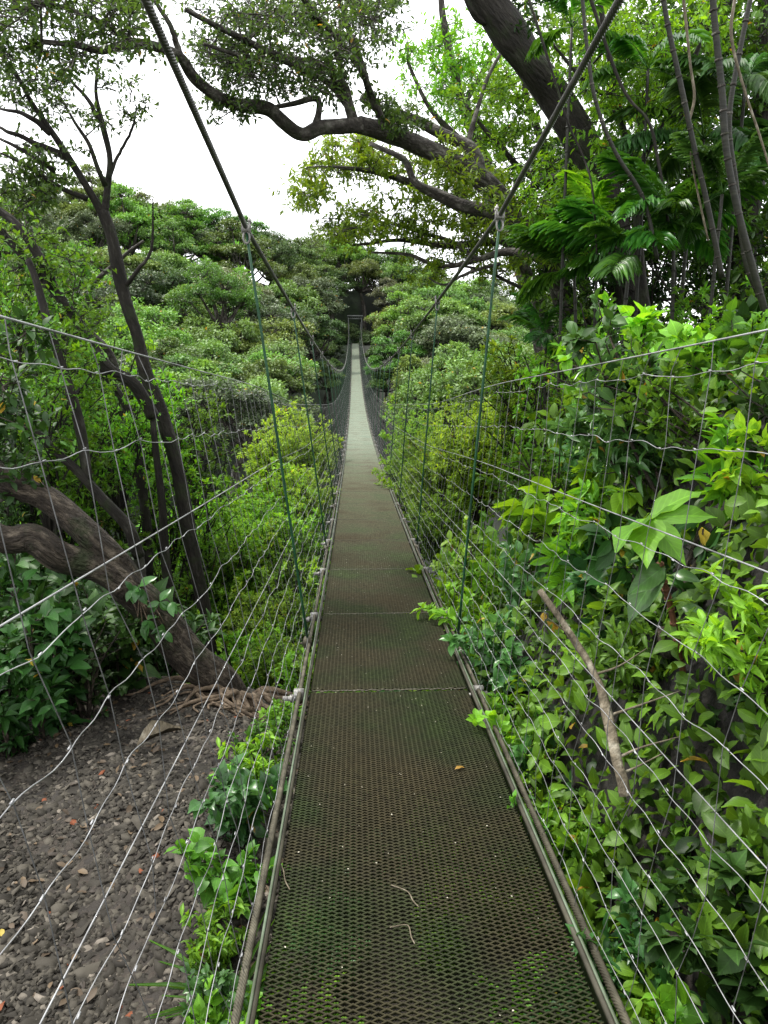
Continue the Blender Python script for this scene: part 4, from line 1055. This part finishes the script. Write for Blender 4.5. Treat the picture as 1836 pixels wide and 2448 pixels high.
# plants along the left deck edge, under the deck, and round the clearing
edge = [(560, 1700, 3.35, .34, 'ovate', 'lf_mid', 'mid green oval leaved plant at the gravel edge above the narrow leaved one'),
        (530, 1780, 2.9, .36, 'heart', 'lf_bright', 'bright heart leaved plant reaching out over the gravel beside the deck'),
        (480, 2060, 2.0, .3, 'lance', 'lf_bright', 'bright narrow leaved plant just nearer than the grass tuft'),
        (618, 1560, 4.3, .3, 'heart', 'lf_bright', 'bright broad leaved plant against the left rail by the bare roots'),
        (632, 1480, 4.9, .42, 'ovate', 'lf_bright', 'bright green plant against the left rail just beyond the bare roots'),
        (600, 1630, 3.8, .3, 'ovate', 'lf_bright', 'leafy plant at the left deck edge just nearer than the roots'),
        (560, 1740, 3.1, .42, 'lance', 'lf_bright', 'narrow leaved plant at the left deck edge beside the gravel'),
        (520, 1840, 2.7, .5, 'heart', 'lf_blue', 'bluish broad leaved plant halfway along the gravel edge by the deck'),
        (480, 1960, 2.25, .42, 'heart', 'lf_mid', 'green broad leaved plant at the left deck edge above the grass tuft'),
        (455, 2150, 1.75, .3, 'ovate', 'lf_blue', 'bluish plant at the left deck edge near the bottom of the view'),
        (520, 2190, 1.65, .34, 'heart', 'lf_bright', 'small bright plant at the bottom of the view beside the left deck cable')]
for px, py, Y, sc, kind, mat, lab in edge:
    p = at(px, py, Y); p[0] = min(p[0], -.52); p[2] = float(ground(p[0], p[1]))-.03
    place(SH[kind][0], 'leafy_plant', p, sc, rng.uniform(0, 6), mat, lab, 'plant', 'plants along the left deck edge')
for i in range(30):
    X = rng.uniform(-.35, .42); Y = .9+i*.14+rng.uniform(-.1, .1)
    z = float(ground(X, Y)); k = ['ovate', 'heart', 'ovate', 'lance'][i % 4]
    sc = min(.6, (deck(Y)-z-.03)/.95)
    side = 'left' if X < 0 else 'right'
    place(SH[k][0], 'leafy_plant', (X, Y, z-.05), sc, rng.uniform(0, 6), ['lf_bright', 'lf_blue', 'lf_yellow'][i % 3],
          f"{desc[k]} {cdesc[['lf_bright', 'lf_blue', 'lf_yellow'][i % 3]]} plant growing under the {'near' if Y < 2.2 else 'middle' if Y < 3.6 else 'farther'} deck mesh", 'plant', 'plants growing under the deck')
# dark shrubs behind the gravel at left; shade put into the leaf colour
dk = [(30, 1700, 4.0, 1.0), (110, 1640, 4.2, 1.1), (190, 1580, 4.4, 1.1), (270, 1540, 4.9, 1.1), (350, 1500, 5.4, 1.1), (40, 1560, 5.0, 1.3), (140, 1470, 5.4, 1.4), (240, 1440, 5.8, 1.3), (330, 1430, 6.2, 1.2), (20, 1420, 5.6, 1.5), (110, 1350, 6, 1.5), (200, 1330, 6.4, 1.4), (40, 1260, 6.3, 1.5), (150, 1250, 6.6, 1.5), (-40, 1640, 4.2, 1.2), (90, 1500, 4.6, 1.2)]
for i, (px, py, Y, sc) in enumerate(dk):
    p = at(px, py, Y); g = float(ground(p[0], p[1])); p[2] = max(g-.05, p[2]-.75*sc) if i > 4 else g-.05
    k = ['lance', 'ovate', 'small', 'heart'][i % 4]
    if p[2] > g: p[2] = p[2]
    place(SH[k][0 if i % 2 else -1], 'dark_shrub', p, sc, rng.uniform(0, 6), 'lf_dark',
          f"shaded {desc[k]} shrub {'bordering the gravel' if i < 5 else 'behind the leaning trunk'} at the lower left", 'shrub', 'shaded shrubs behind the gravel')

# saplings filling the left thicket and the ravine edge
SP = [shrub(20, 2.2, .8, 16, 10, 11, .085, .42, SMALL, 'bark_dark', .4), shrub(21, 2.4, .75, 16, 10, 11, .08, .42, SMALL, 'bark_dark', .4), shrub(22, 2.0, .9, 18, 10, 11, .075, .45, SMALL, 'bark_dark', .5)]
BU = [shrub(30, 2.0, 1.0, 34, 14, 15, .09, .42, SMALL, 'bark_dark', .6), shrub(31, 2.2, .95, 34, 14, 15, .085, .42, SMALL, 'bark_dark', .6)]
sap = [ # px, py of the top, Y, scale, mat
    (60, 690, 7, .9, 'lf_bright'), (170, 720, 9, .9, 'lf_mid'), (230, 790, 8.4, .8, 'lf_bright'), (400, 800, 10.6, .9, 'lf_mid'), 
    (340, 880, 9.6, .9, 'lf_bright'), (130, 850, 8, .9, 'lf_mid'), (20, 820, 7.2, .8, 'lf_dark'), (60, 950, 8, .9, 'lf_bright'), (250, 960, 9, 1.0, 'lf_mid'), (420, 980, 9.8, 1.0, 'lf_bright'),
    (360, 1080, 9.2, 1.0, 'lf_mid'), (470, 1120, 10, 1.1, 'lf_bright'), (560, 1180, 9, 1.1, 'lf_bright'),
    (640, 1210, 9.5, 1.0, 'lf_bright'), (430, 1230, 9.2, 1.0, 'lf_mid'), (520, 1300, 7.6, 1.0, 'lf_bright'), (600, 1330, 7.8, 1.0, 'lf_bright'), (570, 1420, 6.6, .8, 'lf_bright'), (470, 1380, 9.2, .9, 'lf_bright'),
    (150, 1000, 8.8, 1.0, 'lf_mid'), (40, 1080, 8.6, 1.0, 'lf_bright'), (160, 1130, 9.2, 1.0, 'lf_bright'), (280, 1180, 9.4, 1.0, 'lf_mid'), (60, 1240, 8.6, 1.0, 'lf_bright'), (200, 1300, 9, 1.0, 'lf_bright'),
    (320, 1330, 9.2, .9, 'lf_bright'), (30, 480, 9.5, 1.1, 'lf_mid'), (110, 560, 10, 1.1, 'lf_bright'), (200, 620, 11, 1.1, 'lf_bright'), (0, 610, 8.5, 1.1, 'lf_mid'), (300, 760, 10.5, 1.0, 'lf_bright')]
for i, (px, py, Y, sc, mat) in enumerate(sap):
    top = at(px, py, Y); v = SP[i % 3]
    hgt = (2.2, 2.4, 2.0)[i % 3]*sc
    where = 'above the left handrail' if py < 790 else 'just below the left handrail' if py < 960 else 'in the middle of the left netting' if py < 1150 else 'low behind the left netting'
    wx = 'at the frame edge' if px < 120 else 'left of the slender trunk' if px < 330 else 'beside the slender trunk' if px < 520 else 'next to the deck'
    place(v, 'sapling', top-np.array((0, 0, hgt)), sc, rng.uniform(0, 6.28), mat, f'{cdesc[mat]} leafy sapling {where}, {wx}', 'sapling', 'saplings of the left thicket')
    # its stem reaches on down to the slope
    e = C.objects[[o.name for o in C.objects if o.name.startswith('sapling')][-1]] if 0 else None
for i, (px, py, Y, sc, mat, lab) in enumerate([
    (1340, 610, 7, 1.0, 'lf_mid', 'leafy sapling under the palms, left of the canes'), (1440, 590, 7, 1.0, 'lf_dark', 'dark sapling under the palms, between the canes'),
    (1550, 540, 6.5, 1.0, 'lf_mid', 'mid green sapling at the foot of the ringed canes'), (1640, 500, 6, 1.0, 'lf_bright', 'bright sapling at the right frame edge beside the canes'),
    (1230, 650, 8.4, 1.0, 'lf_bright', 'bright sapling behind the first right hanger rod, nearest the palms'), (1160, 670, 9.5, 1.0, 'lf_yellow', 'yellow green sapling behind the first right hanger rod'),
    (1500, 640, 5.5, .9, 'lf_bright', 'bright green sapling above the right handrail in front of the canes'), (1610, 640, 5, .9, 'lf_mid', 'mid green sapling above the right handrail at the frame edge'),
    (1400, 680, 6, .9, 'lf_mid', 'mid green sapling just above the right handrail'), (1120, 730, 10, .9, 'lf_bright', 'bright sapling left of the small feathery palm'),
    (1290, 720, 6.6, .8, 'lf_bright', 'bright sapling right of the small feathery palm'), (1380, 420, 9, 1.3, 'lf_dark', 'dark tall sapling behind the fanned palm'), (1560, 380, 8.5, 1.3, 'lf_dark', 'dark tall sapling behind the canes')]):
    place(SP[i % 3], 'sapling', at(px, py, Y)-np.array((0, 0, (2.2, 2.4, 2.0)[i % 3]*sc)), sc, rng.uniform(0, 6.28), mat, lab, 'sapling', 'saplings on the right bank')
ybush = [(640, 880, 17, 1.15, 'yellow green rounded bush left of the deck, its top highest'), (600, 900, 16, .9, 'yellow green bush left of the deck, leftmost of the group'), (668, 920, 16, .7, 'yellow green bush close to the left netting'), (600, 990, 14.5, 1.0, 'yellow green bush low on the left, below the group'), (662, 1010, 14, .7, 'yellow green bush low against the left deck edge'),
         (895, 862, 15, .8, 'yellow green pointed bush just right of the deck'), (885, 950, 14, .6, 'yellow green bush low against the right netting'), (920, 900, 14, .9, 'yellow green bush right of the pointed bush'), (910, 990, 12.5, .9, 'yellow green bush low between the right hangers'), (1000, 850, 12, 1.0, 'yellow green bush behind the first right hanger, upper one'), (1040, 870, 11, .9, 'yellow green bush right of the first right hanger'), (970, 930, 11.5, .9, 'yellow green bush left of the first right hanger, lower one'), (950, 1060, 10.5, .6, 'yellow green bush low beside the right deck edge')]
for k_ in range(42):
    px = B2.uniform(400, 700); py = B2.uniform(1000, 1400); Y = np.interp(py, [1000, 1400], [13, 7.2])*B2.uniform(.92, 1.1); mt = ['lf_bright', 'lf_yellow', 'lf_mid', 'lf_bright'][k_ % 4]
    if px > 735-.12*(py-1000)-60: px -= 80
    if px < 520: Y = max(Y, 9.3)
    sc = .62*B2.uniform(.8, 1.2)*Y/9
    place(BU[k_ % 2], 'rounded_bush', at(px, py, Y)-np.array((0, 0, (2.0, 2.2)[k_ % 2]*sc)), sc, B2.uniform(0, 6.28), mt,
          f"{cdesc[mt]} bush seen through the left netting, {'upper' if py < 1130 else 'middle' if py < 1270 else 'lower'} part, {'near the deck' if px > 560 else 'away from the deck'}", 'bush', 'bushes below the left netting')
for i, (px, py, Y, sc, lab) in enumerate(ybush):
    p = at(px, py, Y)-np.array((0, 0, (2.0, 2.2)[i % 2]*sc))
    place(BU[i % 2], 'rounded_bush', p, sc, rng.uniform(0, 6.28), 'lf_yellow', lab, 'bush', 'yellow green bushes beside the bridge')

# big lobed leaf on its reddish stem
def lobed():
    c = at(1405, 1122, 2.45); base = at(1495, 1625, 2.55)
    e = empty('lobed_leaf_plant', base, 'plant with one huge five lobed leaf on a ringed reddish stem at right', 'plant')
    P = smooth_path([base, at(1480, 1480, 2.5), at(1452, 1330, 2.48), at(1432, 1250, 2.47), at(1425, 1215, 2.46)], 8)
    mb = MB(); mb.tube(P-base, np.linspace(.0125, .010, len(P)), 8, .1)
    for i in range(1, len(P), 2):
        d = nrm(P[i]-P[i-1]); mb.tube([P[i]-base-d*.004, P[i]-base+d*.004], .0145, 8)
    mb.obj('stem', M['red_stem'], e, True)
    for tips, L, cc, nm, mat in (([(1322, 1172, 2.25), (1520, 1045, 2.55), (1548, 1108, 2.40), (1478, 1212, 2.28), (1392, 1205, 2.2)], 1, c, 'lobed_leaf', 'lf_bright'),):
        mb = MB()
        for t in tips:
            tp = at(*t); D = tp-cc; ln = np.linalg.norm(D)
            N = np.array((-.55, -.45, .75))+rng.normal(0, .12, 3)
            leaves_add(mb, (cc-D*.06-base)[None], D[None], N[None], [ln*1.08], [.40], tpl_ovate(.10, .12, (.10, .22, .38, .5, .48, .34, .16, 0)), np.array([.12+rng.normal(0, .1)]))
        mb.obj('lobed_leaf', M[mat], e, True)
    mb = MB(); mb.tube(smooth_path([P[-1]-base, (P[-1]+c)/2-base+np.array((.01, -.02, 0)), c-base], 4), .004, 6); mb.obj('leaf_stalk', M['lf_bright'], e)
    mb = MB(); q = [((1438, 1222), (1365, 1275)), ((1440, 1225), (1350, 1330)), ((1450, 1240), (1510, 1250)), ((1470, 1310), (1530, 1330))]
    for (a, b) in q:
        A, B = at(*a, 2.46), at(*b, 2.38); D = B-A
        leaves_add(mb, (A-base)[None], D[None], np.array([(-.5, -.5, .6)])+rng.normal(0, .25, (1, 3)), [np.linalg.norm(D)], [.45], OVATE, np.array([.5]))
    mb.obj('lower_leaf', M['lf_blue'], e, True)
lobed()

# dead branch leaning on the netting, rotting logs, grass tuft
P = smooth_path([at(1350, 1720, 1.95), at(1335, 1650, 2.0), at(1315, 1560, 2.1), at(1290, 1470, 2.2), at(1235, 1375, 2.3), at(1165, 1275, 2.4)], 7)
mb = MB(); mb.tube(P-P[0], np.linspace(.018, .009, len(P)), 8, .45)
for i, dv in ((8, (.18, .02, .05)), (15, (.22, .03, .06)), (22, (.15, .0, .08)), (26, (-.10, 0, .10)), (5, (.10, -.02, .07))):
    mb.tube(smooth_path([P[i]-P[0], P[i]-P[0]+np.array(dv)*.5+rng.normal(0, .015, 3), P[i]-P[0]+np.array(dv)*1.1], 3), [.008, .007, .006, .005, .004, .003, .002] if 0 else np.linspace(.005, .0015, 7), 5)
o = mb.obj('dead_branch', M['deadwood'], None, True); o.location = P[0]; tag(o, 'crooked broken grey branch standing among the right bank leaves', 'branch')
for (a, b, r, lab) in (((1430, 1385, 2.6), (1640, 1378, 2.75), .055, 'rotting brown log in the hollow of the right bank, lower one'), ((1480, 1290, 2.75), (1690, 1280, 2.9), .07, 'mossy dark log above the hollow of the right bank')):
    A, B = at(*a), at(*b); mb = MB(); Pq = smooth_path([A, (A+B)/2+np.array((0, 0, -.015)), B], 8)-A
    mb.tube(Pq, r*np.linspace(.9, 1.1, len(Pq)), 12, .3); o = mb.obj('rotting_log', M['bark_brown'], None, True); o.location = A
    tag(o, lab, 'log', 'logs in the right bank')
p = at(500, 2090, 1.8); p[2] = float(ground(p[0], p[1])); mb = MB(); n = 70
a = rng.uniform(0, 6.28, n); D = np.stack((np.cos(a)*.6, np.sin(a)*.6, rng.uniform(.5, 1.4, n)), -1)
leaves_add(mb, rng.normal(0, .015, (n, 3))*np.array((1, 1, 0)), D, np.stack((-np.cos(a), -np.sin(a), np.full(n, .6)), -1), rng.uniform(.14, .30, n), .045, tpl_ovate(.1, .7, (.4, .5, .45, .35, 0)), rng.random(n))
o = mb.obj('grass_tuft', M['lf_mid']); o.location = p; tag(o, 'drooping grass tuft beside the left deck cable', 'grass')
# dry sheath and chips of wood on the gravel
for (px, py, Y, L, lab) in ((300, 1655, 3.7, .28, 'curled pale dry palm sheath lying on the gravel'), (530, 1685, 3.5, .10, 'small pale wood chip on the gravel near the deck')):
    p = at(px, py, Y); p[2] = float(ground(p[0], p[1]))+.03; mb = MB()
    leaves_add(mb, np.array([(0, 0, 0.)]), np.array([(.75, .6, .12)]), np.array([(-.2, -.4, 1)]), [L], [.35], tpl_ovate(.5, .15, (.1, .4, .5, .42, .2, .05)), np.array([.3]))
    o = mb.obj('dry_sheath', M['deadwood']); o.location = p; tag(o, lab, 'dead leaf')

# ------------------------------------------------------------------ light
w = bpy.data.worlds.new('World'); S.world = w; w.use_nodes = True
nt = w.node_tree; N, L = nt.nodes, nt.links; N.clear()
out = N.new('ShaderNodeOutputWorld'); bg = N.new('ShaderNodeBackground'); bg.inputs['Strength'].default_value = .1
sky = N.new('ShaderNodeTexSky'); sky.sky_type = 'NISHITA'; sky.sun_disc = False
SUN_EL, SUN_AZ = R(60), R(-48)
sky.sun_elevation = SUN_EL; sky.sun_rotation = SUN_AZ
tc = N.new('ShaderNodeTexCoord'); mp = N.new('ShaderNodeMapping'); mp.inputs['Scale'].default_value = (1, 1, 2.5); L.new(tc.outputs['Generated'], mp.inputs[0])
no = N.new('ShaderNodeTexNoise'); no.inputs['Scale'].default_value = 2.2; no.inputs['Detail'].default_value = 6; L.new(mp.outputs[0], no.inputs['Vector'])
cl = ramp(N, L, no.outputs['Fac'], [(.3, (.72, .74, .78)), (.65, (1, 1, 1))])
mu = N.new('ShaderNodeVectorMath'); mu.operation = 'SCALE'; L.new(cl, mu.inputs[0]); mu.inputs['Scale'].default_value = 31
mx = N.new('ShaderNodeMix'); mx.data_type = 'RGBA'; mx.inputs['Factor'].default_value = .85
L.new(sky.outputs[0], mx.inputs['A']); L.new(mu.outputs[0], mx.inputs['B']); L.new(mx.outputs['Result'], bg.inputs['Color']); L.new(bg.outputs[0], out.inputs[0])
sd = bpy.data.lights.new('sun', 'SUN'); sd.energy = 4.6; sd.angle = R(7); sd.color = (1, .96, .88)
so = bpy.data.objects.new('sun', sd); C.objects.link(so)
d = Vector((math.sin(SUN_AZ)*math.cos(SUN_EL), math.cos(SUN_AZ)*math.cos(SUN_EL), math.sin(SUN_EL)))
so.rotation_euler = d.to_track_quat('Z', 'Y').to_euler(); so.location = d*50
S.cycles.max_bounces = 6; S.cycles.diffuse_bounces = 3; S.cycles.transmission_bounces = 4; S.cycles.glossy_bounces = 2
